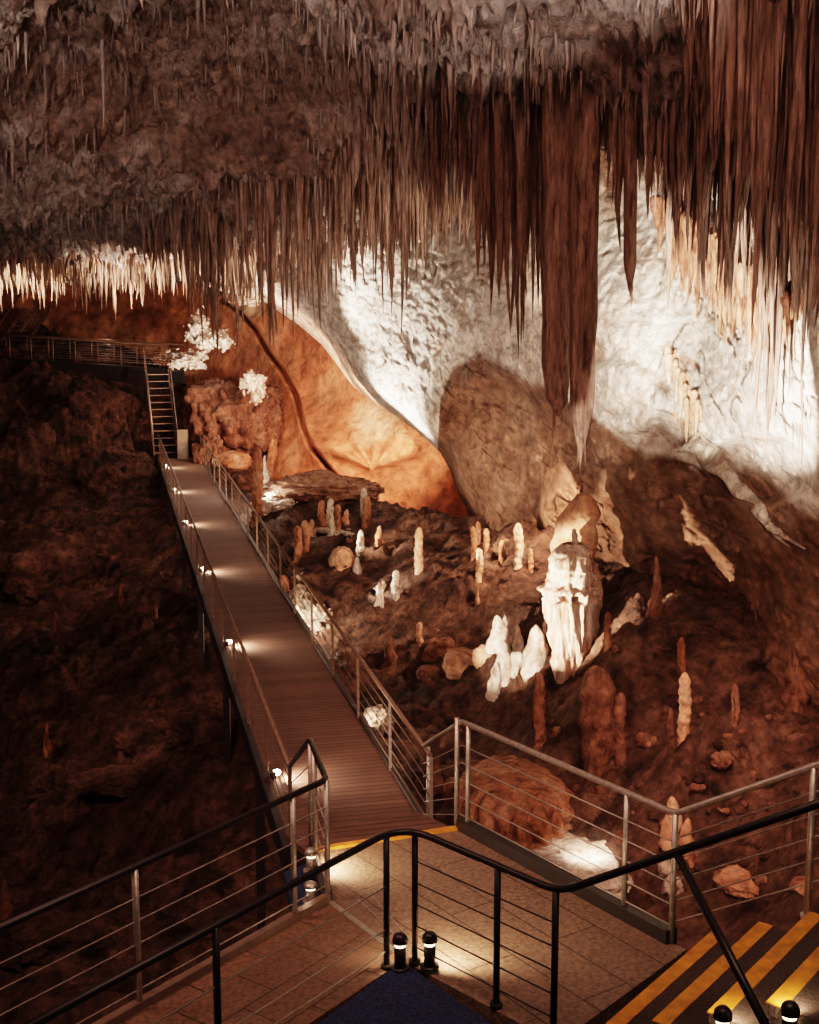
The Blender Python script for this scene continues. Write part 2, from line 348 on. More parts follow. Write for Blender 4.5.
# ------------------------------------------------------------------ right wall (white overhang above, brown below)
edge = [(150, 150), (205, 252), (232, 284), (262, 300), (300, 326), (322, 345), (335, 362), (352, 385), (372, 402), (400, 418), (425, 438), (440, 452), (450, 470), (456, 490), (466, 508), (474, 530), (480, 560), (490, 640), (500, 800)]
ex = np.array([e[0] for e in edge], float); ey = np.array([e[1] for e in edge], float)
RW = RBF([(150, 150), (250, 290), (335, 350), (400, 400), (455, 480), (474, 530), (300, 150), (450, 200), (450, 300), (540, 300), (540, 400), (540, 500), (560, 570), (600, 450), (650, 615), (700, 500), (700, 350), (700, 600), (740, 665), (819, 715), (819, 600), (819, 450), (819, 300), (819, 120), (640, 200), (1000, 200), (1000, 500), (1000, 850), (560, 700), (700, 850), (760, 400), (620, 320)],
         [60, 55, 50, 44, 39, 39, 50, 42, 40, 33.5, 33.5, 34, 34, 29.5, 28.5, 26.5, 26, 27.5, 25, 22.5, 22, 20, 18.8, 17.5, 31, 13, 15, 18, 36, 28, 22, 29])
pys = np.arange(-60, 800, 1.6); na = 620
a_ = np.linspace(0, 1, na)
xl = np.interp(pys, ey, ex, left=100)
GX = xl[:, None] + (1150 - xl[:, None]) * (a_[None] ** 1.12); GY = np.repeat(pys[:, None], na, 1)
Yw = RW(GX, GY); dl = poly_dist(GX, GY, edge)
Yw += 5.0 * np.clip(1 - dl / 26, 0, 1) ** 3
u, s_ = aray(GX, GY)
pw = V3((u * Yw).ravel(), Yw.ravel(), (CH + s_ * Yw).ravel())
diag = pw @ np.array([[.8, .3, .52], [-.3, .9, .3], [-.52, -.3, .8]]).T
low = sstep(0, 60, (GY - (340 + (GX - 440) * .42))).ravel()      # below the white part
disp = .9 * fbm(pw * .16, 3, 31) + .38 * fbm(diag * np.array([.35, .5, .9]), 4, 33, ridge=True) * (.25 + 1.0 * low) + .20 * fbm(diag * np.array([1.2, 1, 1.9]), 4, 35, ridge=True) - .14 * np.clip(np.abs(fbm(diag * np.array([.8, 1, 2.4]), 3, 36)) * 6 - .2, 0, 1) * (-1) - .3 * sstep(.05, 0, np.abs(fbm(diag * np.array([.3, .6, 1.3]), 3, 37))) * sstep(.0, .25, fbm(diag * .35, 2, 38))
Yw = Yw - disp.reshape(Yw.shape) * np.clip(.35 + dl / 60, 0, 1)
# big scallop bowls in the lower wall
for (cx, cy, rx_, ry_, dep) in [(500, 450, 62, 75, 1.6), (760, 470, 58, 36, 1.2), (650, 520, 70, 60, -.4), (700, 610, 130, 60, .35), (560, 500, 22, 60, -.5), (610, 400, 60, 40, -.7)]:
    q = np.hypot((GX - cx) / rx_, (GY - cy) / ry_); Yw += dep * sstep(1.1, .75, q)
pw = V3((u * Yw).ravel(), Yw.ravel(), (CH + s_ * Yw).ravel())
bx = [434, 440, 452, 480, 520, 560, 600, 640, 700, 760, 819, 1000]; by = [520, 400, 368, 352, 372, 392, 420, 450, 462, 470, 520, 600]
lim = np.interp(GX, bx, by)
calc_light = .75 * sstep(14, -14, GY - lim) + .22 * sstep(60, 0, GY - lim)  # brown below lim: partly darker rock, partly shadow painted into the colour
for (cx, cy, r) in [(455, 410, 16), (600, 520, 30), (690, 520, 18)]: calc_light += .12 * np.exp(-(np.hypot(GX - cx, GY - cy) / r) ** 2)
calc_light = calc_light * (.35 + .65 * sstep(150, 270, GY))
tag(link('wall_right', npmesh('wall_right', pw, gridfaces(*GX.shape, flip=True), calc_light=calc_light.ravel()), M['wall']), kind='structure')
WYv = RBF([(150, 150)] * 0 + [(x, y) for x, y in [(0, 0), (1, 0), (0, 1)]], [0, 0, 0]) if False else None
def wall_Y(px, py):
    j = int(np.clip((py + 60) / 1.6, 0, len(pys) - 1)); i = int(np.argmin(np.abs(GX[j] - px))); return float(Yw[j, i])

# left side wall closing the cave, off to the left of the frame
yy = np.linspace(6, 72, 160); zz = np.linspace(-9, 16, 70); A, B = np.meshgrid(yy, zz, indexing='ij')
X = -(8.5 + .36 * A); p = V3(X.ravel(), A.ravel(), B.ravel()); X = X.ravel() + 1.6 * fbm(p * .15, 4, 51) + .5 * fbm(p * .7, 3, 52)
tag(link('wall_left', npmesh('wall_left', V3(X, A.ravel(), B.ravel()), gridfaces(160, 70, True)), M['floor']), kind='structure')

# ------------------------------------------------------------------ stalactites
def tite_mesh(seed, rings=16, n=10, flute=.18, bend=.5):
    r = np.random.default_rng(seed); t = np.linspace(0, 1, rings)
    rad = (1 - t) ** .72 * .85 + .15 * (1 - t) + .03; rad *= 1 + .16 * np.interp(t, np.linspace(0, 1, 7), r.uniform(-1, 1, 7)); rad[-1] = .015; rad[0] *= .12; rad[1] *= .9; t = t.copy(); t[0] = -.05; t[1] = .0
    a = np.arange(n) / n * 2 * np.pi; fl = 1 + flute * np.cos(a * r.integers(2, 5) + r.uniform(0, 6)) + r.uniform(-.1, .1, n)
    ox = np.interp(t, [0, .35, .7, 1], np.r_[0, r.uniform(-1, 1, 3) * bend]); oy = np.interp(t, [0, .35, .7, 1], np.r_[0, r.uniform(-1, 1, 3) * bend])
    x = rad[:, None] * np.cos(a) * fl + ox[:, None]; y = rad[:, None] * np.sin(a) * fl + oy[:, None]; z = np.repeat(-t[:, None], n, 1)
    v = V3(x.ravel(), y.ravel(), z.ravel()); i = np.arange(rings - 1)[:, None] * n; j = np.arange(n)[None]; k = (np.arange(n)[None] + 1) % n
    f = np.stack([(i + j).ravel(), (i + n + j).ravel(), (i + n + k).ravel(), (i + k).ravel()], 1)
    return v, f
TV = [tite_mesh(100 + i) for i in range(8)]
TVL = [tite_mesh(200 + i, rings=7, n=6) for i in range(8)]
def proj(p):
    p = np.asarray(p, float); dy = p[:, 1]; dz = p[:, 2] - CH
    d = dy * ct - dz * st; v = dy * st + dz * ct
    return 409.5 + F * p[:, 0] / d, 512 - F * v / d, d

def field(name, n_pts, sampler, rad, ln, mat, label, group, keep, stuff_name, expo=2.2, win=None):
    """hang many stalactites from the roof: the largest are objects, the rest one object"""
    xs, ys = sampler(n_pts); zs = ceil(xs, ys)
    q = rng.uniform(0, 1, len(xs)) ** expo
    nn = fbm(V3(xs * .45, ys * .45, ys * 0), 3, 19); wv_ = win((xs / ys) * F + 409.5) if win else 1
    L_ = (ln[0] + (ln[1] - ln[0]) * q) * np.clip(.8 + 1.5 * nn, .25, 1.6) * wv_; R_ = (rad[0] + (rad[1] - rad[0]) * q * rng.uniform(.6, 1, len(xs)))
    px, py, d = proj(V3(xs, ys, zs - L_ * .5))
    size = L_ * R_ / d ** 2 * ((px > -10) & (px < 830) & (py > 0) & (py < 700))
    order = np.argsort(-size); big = order[:keep]; small = order[keep:]
    meshes = [npmesh(name, v, f) for v, f in TV]
    for me in meshes: me.materials.append(M[mat])
    for i in big:
        o = link(name, meshes[int(i) % 8]); o.location = (xs[i], ys[i], zs[i] + .25); o.scale = (R_[i], R_[i], L_[i] + .25)
        o.rotation_euler = (rng.uniform(-.03, .03), rng.uniform(-.03, .03), rng.uniform(0, 6.28)); tag(o, label, 'stalactite', group)
    vs, fs, off = [], [], 0
    for i in small:
        v, f = TVL[int(i) % 8]; a = rng.uniform(0, 6.28); c, s = math.cos(a), math.sin(a)
        w = np.stack([(v[:, 0] * c - v[:, 1] * s) * R_[i] + xs[i], (v[:, 0] * s + v[:, 1] * c) * R_[i] + ys[i], v[:, 2] * (L_[i] + .2) + zs[i] + .2], 1)
        vs.append(w); fs.append(f + off); off += len(v)
    o = link(stuff_name, npmesh(stuff_name, np.concatenate(vs), np.concatenate(fs)), M[mat]); return o
def samp_px(x0, x1, y0f, y1f):
    """spread points over the roof between two distances for a bearing range (bearings as image columns at the horizon)"""
    def s(n):
        px = rng.uniform(x0, x1, n); t = rng.uniform(0, 1, n); Y = y0f(px) + (y1f(px) - y0f(px)) * t
        return (px - 409.5) / F * Y, Y
    return s
lin = lambda xs, ys: (lambda px: np.interp(px, xs, ys))
# roof near the camera, short grey drips
o = field('small_stalactite', 5200, samp_px(-100, 900, lin([-100, 900], [17, 12]), lin([-100, 300, 400, 900], [48, 48, 26, 17])), (.02, .07), (.10, .75), 'stal_grey', 'short grey stalactite dotted over the rough pale roof', 'short stalactites over the roof', 55, 'stalactite_drips', 3)
tag(o, 'mass of tiny grey drips covering the pale rough roof', 'stalactites', kind='stuff')
# dark hanging forest in the middle and right, behind the pale lip
o = field('stalactite', 4200, samp_px(330, 850, lin([330, 460, 690, 850], [28, 24.5, 18.8, 14.5]), lin([330, 460, 690, 850], [46, 32, 25.5, 18.5])), (.022, .11), (.4, 3.1), 'stal_dark', 'long brown stalactite in the dense hanging forest under the pale roof lip', 'brown stalactites of the hanging forest', 130, 'stalactite_forest', 1.9, lin([330, 420, 535, 545, 598, 606, 640, 780, 850], [.15, .7, .9, .35, .35, .9, 1.15, 1.2, 1.0]))
tag(o, 'dense forest of thin brown stalactites behind the larger hanging ones', 'stalactites', kind='stuff')
o = field('stalactite', 900, samp_px(670, 900, lin([670, 900], [14.5, 11]), lin([670, 900], [19.5, 14.5])), (.02, .08), (.4, 2.3), 'stal_dark', 'dark brown stalactite hanging nearest the viewer in the top right corner', 'dark stalactites in the top right corner', 40, 'near_stalactite_curtain', 1.8)
tag(o, 'curtain of thin dark stalactites in the top right corner', 'stalactites', kind='stuff')
# fringe in the centre-left
o = field('stalactite', 3400, samp_px(-110, 480, lin([-110, 90, 200, 480], [45, 45, 36, 31]), lin([-110, 300, 480], [53, 50, 42])), (.025, .12), (.25, 2.9), 'stal_dark', 'slender reddish stalactite hanging above the orange alcove and far stairs', 'reddish stalactites above the alcove', 60, 'stalactite_fringe', 3.2, lin([-110, 120, 215, 300, 430, 480], [.15, .2, .95, 1, .9, .6]))
tag(o, 'thick fringe of small reddish stalactites above the orange alcove', 'stalactites', kind='stuff')
# bright fringe far left
o = field('stalactite', 2200, samp_px(-120, 300, lin([-120, 60, 140, 300], [47, 45, 42, 42]), lin([-120, 330], [55, 54])), (.03, .11), (.2, 1.3), 'stal_light', 'pale stalactite in the bright fringe above the raised walkway', 'pale stalactites above the raised walkway', 50, 'pale_stalactite_fringe', 2.4)
tag(o, 'bright fringe of tiny pale stalactites above the raised walkway', 'stalactites', kind='stuff')

def big_tite(px, ytop, ytip, wpx, Y, mat, label, seed=0, drips=0, flute=.12, tipw=.35, name='stalactite', lean=0):
    """large individually shaped stalactite from a top row to a tip row, at distance Y"""
    r = np.random.default_rng(seed); T = PY(px, ytop, Y); T.z = max(T.z, float(ceil(T.x, T.y)[0]) + .4); B = PY(px + lean, ytip, Y); Lh = T.z - B.z
    R = wpx / 2 / F * Y; rings, n = 60, 28; t = np.linspace(0, 1, rings)
    prof = np.interp(t, [0, .25, .6, .85, .95, 1], [1.1, 1.15, 1.25, 1.18, tipw + .1, .03]) if drips else np.interp(t, [0, .3, .7, .93, 1], [1.3, .9, .55, .25, .03])
    a = np.arange(n) / n * 2 * np.pi
    ph = V3(np.repeat(np.cos(a)[None] * 1.6, rings, 0).ravel(), np.repeat(np.sin(a)[None] * 1.6, rings, 0).ravel(), np.repeat(t[:, None] * Lh * .35, n, 1).ravel())
    k = 1 + flute * 1.6 * fbm(ph * np.array([1.2, 1.2, .5]) + seed, 3, seed) + .07 * fbm(ph * np.array([2, 2, 5]) + seed, 3, seed + 5); k = k.reshape(rings, n)
    x = T.x + (B.x - T.x) * t[:, None] + R * prof[:, None] * np.cos(a) * k; y = T.y + R * prof[:, None] * np.sin(a) * k * .9; z = T.z - Lh * t[:, None] + 0 * k
    v = V3(x.ravel(), y.ravel(), z.ravel()); i = np.arange(rings - 1)[:, None] * n; j = np.arange(n)[None]; kk = (np.arange(n)[None] + 1) % n
    f = np.stack([(i + j).ravel(), (i + n + j).ravel(), (i + n + kk).ravel(), (i + kk).ravel()], 1)
    o = link(name, npmesh(name, v, f), M[mat]); tag(o, label, 'stalactite')
    for d in range(drips):
        vv, ff = TV[(seed + d) % 8]; aa = r.uniform(0, 6.28); q = r.uniform(.3, .75)
        c = Vector((B.x + math.cos(aa) * R * q * .8, B.y + math.sin(aa) * R * q * .8, B.z + Lh * r.uniform(.05, .16)))
        Ld = Lh * r.uniform(.08, .17); Rd = R * r.uniform(.1, .2)
        w = vv * np.array([Rd, Rd, Ld]) + np.array(c)
        link('drip_tip', npmesh('drip_tip', w, ff), M[mat], o)
    return o
big_tite(558, 105, 417, 24, 21.4, 'stal_dark', 'broad brown stalactite column with ragged drips at its tip, left of the central pair', 3, drips=7, tipw=.7, flute=.34)
big_tite(587, 105, 462, 22, 20.9, 'stal_dark', 'longest stalactite in the cave, pale tipped, right one of the central pair', 5, drips=5, tipw=.45, lean=-5, flute=.30)
big_tite(213, 180, 342, 9, 40, 'stal_dark', 'long thin brown stalactite hanging in front of the sparkling white crystals', 6)
big_tite(270, 190, 350, 9, 44, 'stal_dark', 'long slim reddish stalactite hanging before the cracked orange wall', 8)
big_tite(305, 200, 296, 7, 42, 'stal_dark', 'slim brown stalactite hanging over the left end of the white overhang', 9)
big_tite(478, 130, 277, 12, 22.9, 'stal_dark', 'dark pointed stalactite, leftmost of the three beside the central pair', 11)
big_tite(499, 130, 300, 13, 22.6, 'stal_dark', 'dark pointed stalactite, middle and longest of the three beside the central pair', 12)
big_tite(520, 130, 278, 11, 22.3, 'stal_dark', 'dark pointed stalactite, rightmost of the three beside the central pair', 14)
big_tite(630, 120, 298, 10, 20.5, 'stal_dark', 'pointed brown stalactite just right of the central pair against the white wall', 15, drips=4)
big_tite(104, 90, 132, 4, 27, 'stal_grey', 'single thin grey stalactite hanging from the upper left roof', 16)
big_tite(786, 90, 210, 14, 16, 'stal_dark', 'dark stalactite hanging near the top right corner', 17)
big_tite(668, 180, 312, 13, 21.5, 'stal_dark', 'brown stalactite hanging in front of the brightest white wall', 18)
big_tite(645, 110, 160, 9, 18.5, 'stal_grey', 'pale blunt stalactite poking out below the roof lip', 19)

# brown drapery curtain at right
def curtain(px0, px1, ytop0, ytop1, ybot0, ybot1, Yf, mat, name, label, cat, seed=0, n=70, amp=.25):
    T = np.linspace(0, 1, n * 2); S = np.linspace(0, 1, 34); r = np.random.default_rng(seed)
    edge_n = fbm(V3(T * n * .33, T * 0, T * 0 + seed), 3, seed)
    V = []
    for i, t in enumerate(T):
        for s in S:
            px = px0 + (px1 - px0) * t; y0 = ytop0 + (ytop1 - ytop0) * t; y1 = ybot0 + (ybot1 - ybot0) * t + edge_n[i] * 24
            py = y0 + (y1 - y0) * s; Y = Yf(px) + amp * math.sin(t * n * 1.1 + seed) * (.3 + s) + .2 * math.sin(t * 9)
            V.append(PY(px, py, Y))
    o = link(name, npmesh(name, V, gridfaces(len(T), len(S))), M[mat]); sm = o.modifiers.new('thick', 'SOLIDIFY'); sm.thickness = .09
    tag(o, label, cat); return o
def drapery(path, lens, n, rpx, mat, name, label, seed=0, off=.5):
    r = np.random.default_rng(seed); P_ = np.array(path, float); vs, fs, o_ = [], [], 0
    for i in range(n):
        t = r.uniform(0, 1); k = np.linspace(0, 1, len(P_)); px = np.interp(t, k, P_[:, 0]) + r.normal(0, 2); py = np.interp(t, k, P_[:, 1]) + r.normal(0, 4)
        L0 = np.interp(t, np.linspace(0, 1, len(lens)), lens) * r.uniform(.35, 1.1); Y = wall_Y(px, py) - r.uniform(0, off)
        T = PY(px, py, Y); B = PY(px + r.normal(0, 1.5), py + L0, Y); v, f = TV[i % 8]; R = r.uniform(.5, 1.2) * rpx / F * Y; q = v * np.array([R, R, T.z - B.z]) + np.array(T); q[:, 0] += (B.x - T.x) * -v[:, 2]
        vs.append(q); fs.append(f + o_); o_ += len(v)
    o = link(name, npmesh(name, np.vstack(vs), np.vstack(fs)), M[mat]); tag(o, label, 'flowstone'); return o
drapery([(655, 190), (690, 215), (720, 245), (745, 270), (775, 290), (795, 300)], [40, 90, 95, 80, 60, 30], 120, 5, 'mite', 'flowstone_drapery', 'rusty brown flowstone drapery with dripping fringe on the right wall', 4, 1.4)
drapery([(664, 355), (672, 352), (684, 380), (700, 410)], [70, 75, 60, 35], 26, 3.4, 'dome', 'flowstone_drapery', 'small orange drip cluster hanging on the white right wall', 9, .5)
def wall_drips(path, lens, n, rpx, mat, name, label, group, seed):
    r = np.random.default_rng(seed); P_ = np.array(path, float); ms = [npmesh(name, v, f) for v, f in TV]
    for q in ms: q.materials.append(M[mat])
    for i in range(n):
        t = r.uniform(0, 1); k = np.linspace(0, 1, len(P_)); px = np.interp(t, k, P_[:, 0]) + r.normal(0, 3); py = np.interp(t, k, P_[:, 1]) + r.normal(0, 9)
        L0 = np.interp(t, np.linspace(0, 1, len(lens)), lens) * r.uniform(.3, 1.1); Y = wall_Y(px, py) + r.uniform(-.02, .12); T = PY(px, py, Y); B = PY(px, py + L0, Y); R = r.uniform(.5, 1.2) * rpx / F * Y
        o = link(name, ms[i % 8]); o.location = T; o.scale = (R, R, T.z - B.z); o.rotation_euler = (0, 0, r.uniform(0, 6)); tag(o, label, 'stalactite', group)
wall_drips([(600, 255), (660, 275), (720, 300), (819, 330)], [35, 30, 40, 40], 80, 2.0, 'stal_light', 'stalactite', 'small cream stalactite clinging to the brightest part of the right wall', 'cream stalactites on the bright right wall', 10)

# white flowstone ribbon running down the right wall to a forked tip
def ribbon(path, mat, name, label, seed=0):
    V = []; F_ = []; off = 0; n = 18
    for (pts, w0, w1) in path:
        P_ = np.array(pts, float); tt = np.linspace(0, 1, 50); xs = np.interp(tt, np.linspace(0, 1, len(P_)), P_[:, 0]); ys = np.interp(tt, np.linspace(0, 1, len(P_)), P_[:, 1])
        for i, t in enumerate(tt):
            w = w0 + (w1 - w0) * t; w *= 1 + .35 * math.sin(t * 23 + seed) * (1 - t)
            for k in range(n):
                a = k / n * 2 * math.pi; px = xs[i] + w * math.cos(a) * .75; py = ys[i] - w * math.cos(a) * .65
                Yb_ = wall_Y(xs[i], ys[i]) - .1; V.append(PY(px, py, Yb_ - abs(w) / F * 25 * (1.2 + .3 * math.sin(t * 40 + a * 3)) * math.sin(a)))
        for i in range(49):
            for k in range(n): F_.append((off + i * n + k, off + i * n + (k + 1) % n, off + (i + 1) * n + (k + 1) % n, off + (i + 1) * n + k))
        off += 50 * n
    o = link(name, npmesh(name, V, F_), M[mat]); tag(o, label, 'flowstone'); return o
ribbon([([(690, 440), (716, 460), (738, 485), (758, 508), (772, 528)], 14, 5), ([(770, 525), (784, 536), (805, 549)], 4.5, .8), ([(768, 520), (776, 536), (790, 547)], 3.5, .8)], 'white', 'flowstone_ribbon', 'white flowstone tongue running down the right wall to a forked tip', 2)

# ------------------------------------------------------------------ stalagmites
def mite(px, pyb, pyt, wpx, mat, label, seed=0, kind='cone', lean=0, Y=None, name='stalagmite', group=None, sink=.25):
    base = G(px, pyb) if Y is None else PY(px, pyb, Y); T = PY(px + lean, pyt, base.y); H = T.z - base.z; R = wpx / 2 / F * base.y
    r = np.random.default_rng(seed + 1000)
    rings, n = 44, 22; t = np.linspace(0, 1, rings)
    PR = dict(cone=([0, .08, .3, .7, .92, .98, 1], [1.5, 1.1, 1, .8, .55, .3, .02]),
              stick=([0, .06, .2, .8, .93, .985, 1], [1.7, 1.1, .95, .9, .75, .4, .02]),
              spike=([0, .15, .5, .8, .97, 1], [1.7, 1.15, .75, .42, .18, .02]),
              mound=([0, .2, .5, .8, .95, 1], [1.25, 1.1, .9, .6, .3, .02]),
              big=([0, .1, .2, .45, .62, .68, .72, .8, .9, 1], [.72, .76, .82, .95, 1.1, 1.12, .86, .84, .8, .55]),
              dome=([0, .3, .6, .8, .92, .98, 1], [.7, .85, 1.0, .95, .68, .35, .02]))[kind]
    prof = np.interp(t, *PR); a = np.arange(n) / n * 2 * np.pi
    ph = V3(np.repeat(np.cos(a)[None], rings, 0).ravel(), np.repeat(np.sin(a)[None], rings, 0).ravel(), np.repeat(t[:, None] * H / max(R, .01) * .5, n, 1).ravel())
    k = 1 + .34 * fbm(ph * 1.1 + seed * 3.1, 3, seed) + .30 * (np.abs(fbm(ph * np.array([1.8, 1.8, 1.6]) + seed, 3, seed + 5)) - .2) + .10 * np.sin(ph[:, 2] * 9 + 3 * fbm(ph, 2, seed + 8)); k = k.reshape(rings, n)
    bend = np.interp(t, [0, .3, .6, 1], [0, r.uniform(-.25, .25), r.uniform(-.4, .4), 0]) * R
    X_ = base.x + (T.x - base.x) * t + bend
    x = X_[:, None] + R * prof[:, None] * np.cos(a) * k; y = base.y + R * prof[:, None] * np.sin(a) * k; z = base.z - sink + (H + sink) * t[:, None] + 0 * k
    org = np.array([base.x, base.y, base.z])
    v = V3(x.ravel(), y.ravel(), z.ravel()) - org; i = np.arange(rings - 1)[:, None] * n; j = np.arange(n)[None]; kk = (np.arange(n)[None] + 1) % n
    f = np.stack([(i + j).ravel(), (i + kk).ravel(), (i + n + kk).ravel(), (i + n + j).ravel()], 1)
    o = link(name, npmesh(name, v, f), M[mat]); o.location = base; tag(o, label, 'stalagmite', group); return o

# the large fluted one in the spot light, with its amber dome behind
def big_mite():
    base = G(572, 668); Yb_ = base.y; T = PY(568, 543, Yb_); H = T.z - base.z; R = 27 / F * Yb_
    rings, n = 110, 96; t = np.linspace(0, 1, rings); a = np.arange(n) / n * 2 * np.pi
    prof = np.interp(t, [0, .03, .15, .3, .45, .6, .68, .70, .78, .8, .9, .95, 1], [.70, .76, .80, .86, .93, 1.04, 1.08, .84, .86, .76, .80, .70, .38])
    A, TT = np.meshgrid(a, t)
    ph = V3(np.cos(A).ravel(), np.sin(A).ravel(), TT.ravel() * 2.2)
    fl = np.abs(fbm(ph * np.array([3.4, 3.4, .55]), 3, 71)).reshape(A.shape) * .95 * (TT < .66) + np.abs(fbm(ph * np.array([1.6, 1.6, 3.8]), 3, 73)).reshape(A.shape) * .75 * (TT >= .6)
    sh = .05 * np.sin(TT * 34 + A * 1.2) + .07 * fbm(ph * np.array([3, 3, 7]), 3, 75).reshape(A.shape)
    k = 1.12 - fl + sh
    cxo = np.interp(t, [0, .3, .7, 1], [.12, .05, -.12, -.05]) * R
    x = cxo[:, None] + R * prof[:, None] * np.cos(A) * k; y = R * prof[:, None] * np.sin(A) * k; z = -.3 + (H + .3) * TT
    v = V3(x.ravel(), y.ravel(), z.ravel()); i = np.arange(rings - 1)[:, None] * n; j = np.arange(n)[None]; kk = (j + 1) % n
    f = np.stack([(i + j).ravel(), (i + kk).ravel(), (i + n + kk).ravel(), (i + n + j).ravel()], 1)
    v = np.vstack([v, [[0, 0, H + .02]]]); top = len(v) - 1; l = (rings - 1) * n
    o = link('stalagmite', npmesh('stalagmite', v, f), M['fluted']); o.location = base
    cap = npmesh('cap', np.vstack([v[l:l + n], [[0, 0, H + .12]]]), [(q, (q + 1) % n, n, n) for q in range(n)]) if False else None
    tag(o, 'large white fluted stalagmite standing bright in the spotlight', 'stalagmite'); return base
bb = big_mite()
mite(583, 640, 492, 44, 'dome', 'tall amber stalagmite with a smooth rounded dome, behind the bright fluted one', 21, 'dome', Y=bb.y + 1.3)
mite(574, 552, 528, 7, 'white', 'tiny pale stalagmite growing on top of the bright fluted one', 22, 'stick', Y=bb.y - .1)
# group of pale cones left of it
mite(497, 640, 615, 18, 'white', 'cream cone behind the left end of the bright row of cones', 23, 'mound', Y=bb.y + .8)
mite(505, 676, 615, 16, 'white', 'pale knobbly cone at the left end of the bright row', 24, 'mound')
mite(517, 664, 624, 16, 'white', 'short pale cone, middle one of the bright row', 25, 'mound')
mite(536, 670, 625, 25, 'white', 'wide speckled white cone beside the bright fluted stalagmite', 26, 'mound')
mite(496, 688, 662, 14, 'white', 'low pale stump at the foot of the bright row of cones', 27, 'mound')
mite(540, 745, 672, 12, 'mite', 'slim red brown stalagmite below the speckled white cone', 28, 'stick')
mite(596, 768, 665, 40, 'mite_dark', 'massive dark knobbly stalagmite in front of the bright fluted one', 29, 'dome')
mite(621, 760, 692, 15, 'mite_dark', 'dark finger stalagmite right of the massive knobbly one', 30, 'stick')
mite(683, 740, 672, 13, 'dome', 'slender pale orange stalagmite standing alone on the right slope', 31, 'stick', lean=2)
mite(682, 668, 637, 9, 'mite', 'short orange stalagmite just above the slender one on the right slope', 32, 'stick')
mite(735, 725, 683, 8, 'mite_dark', 'thin red brown stalagmite furthest right on the slope', 33, 'stick')
mite(671, 738, 708, 8, 'mite_dark', 'little dark stalagmite leaning beside the slender pale orange one', 34, 'stick')
mite(608, 648, 612, 8, 'mite', 'small orange stalagmite right of the amber dome on the ridge', 35, 'stick')
mite(656, 620, 556, 15, 'mite_dark', 'broad dark spike standing against the brown right wall', 36, 'spike', Y=G(656, 618).y)
mite(799, 706, 630, 28, 'mite_dark', 'shadowy tall cone standing at the foot of the right wall', 37, 'spike')
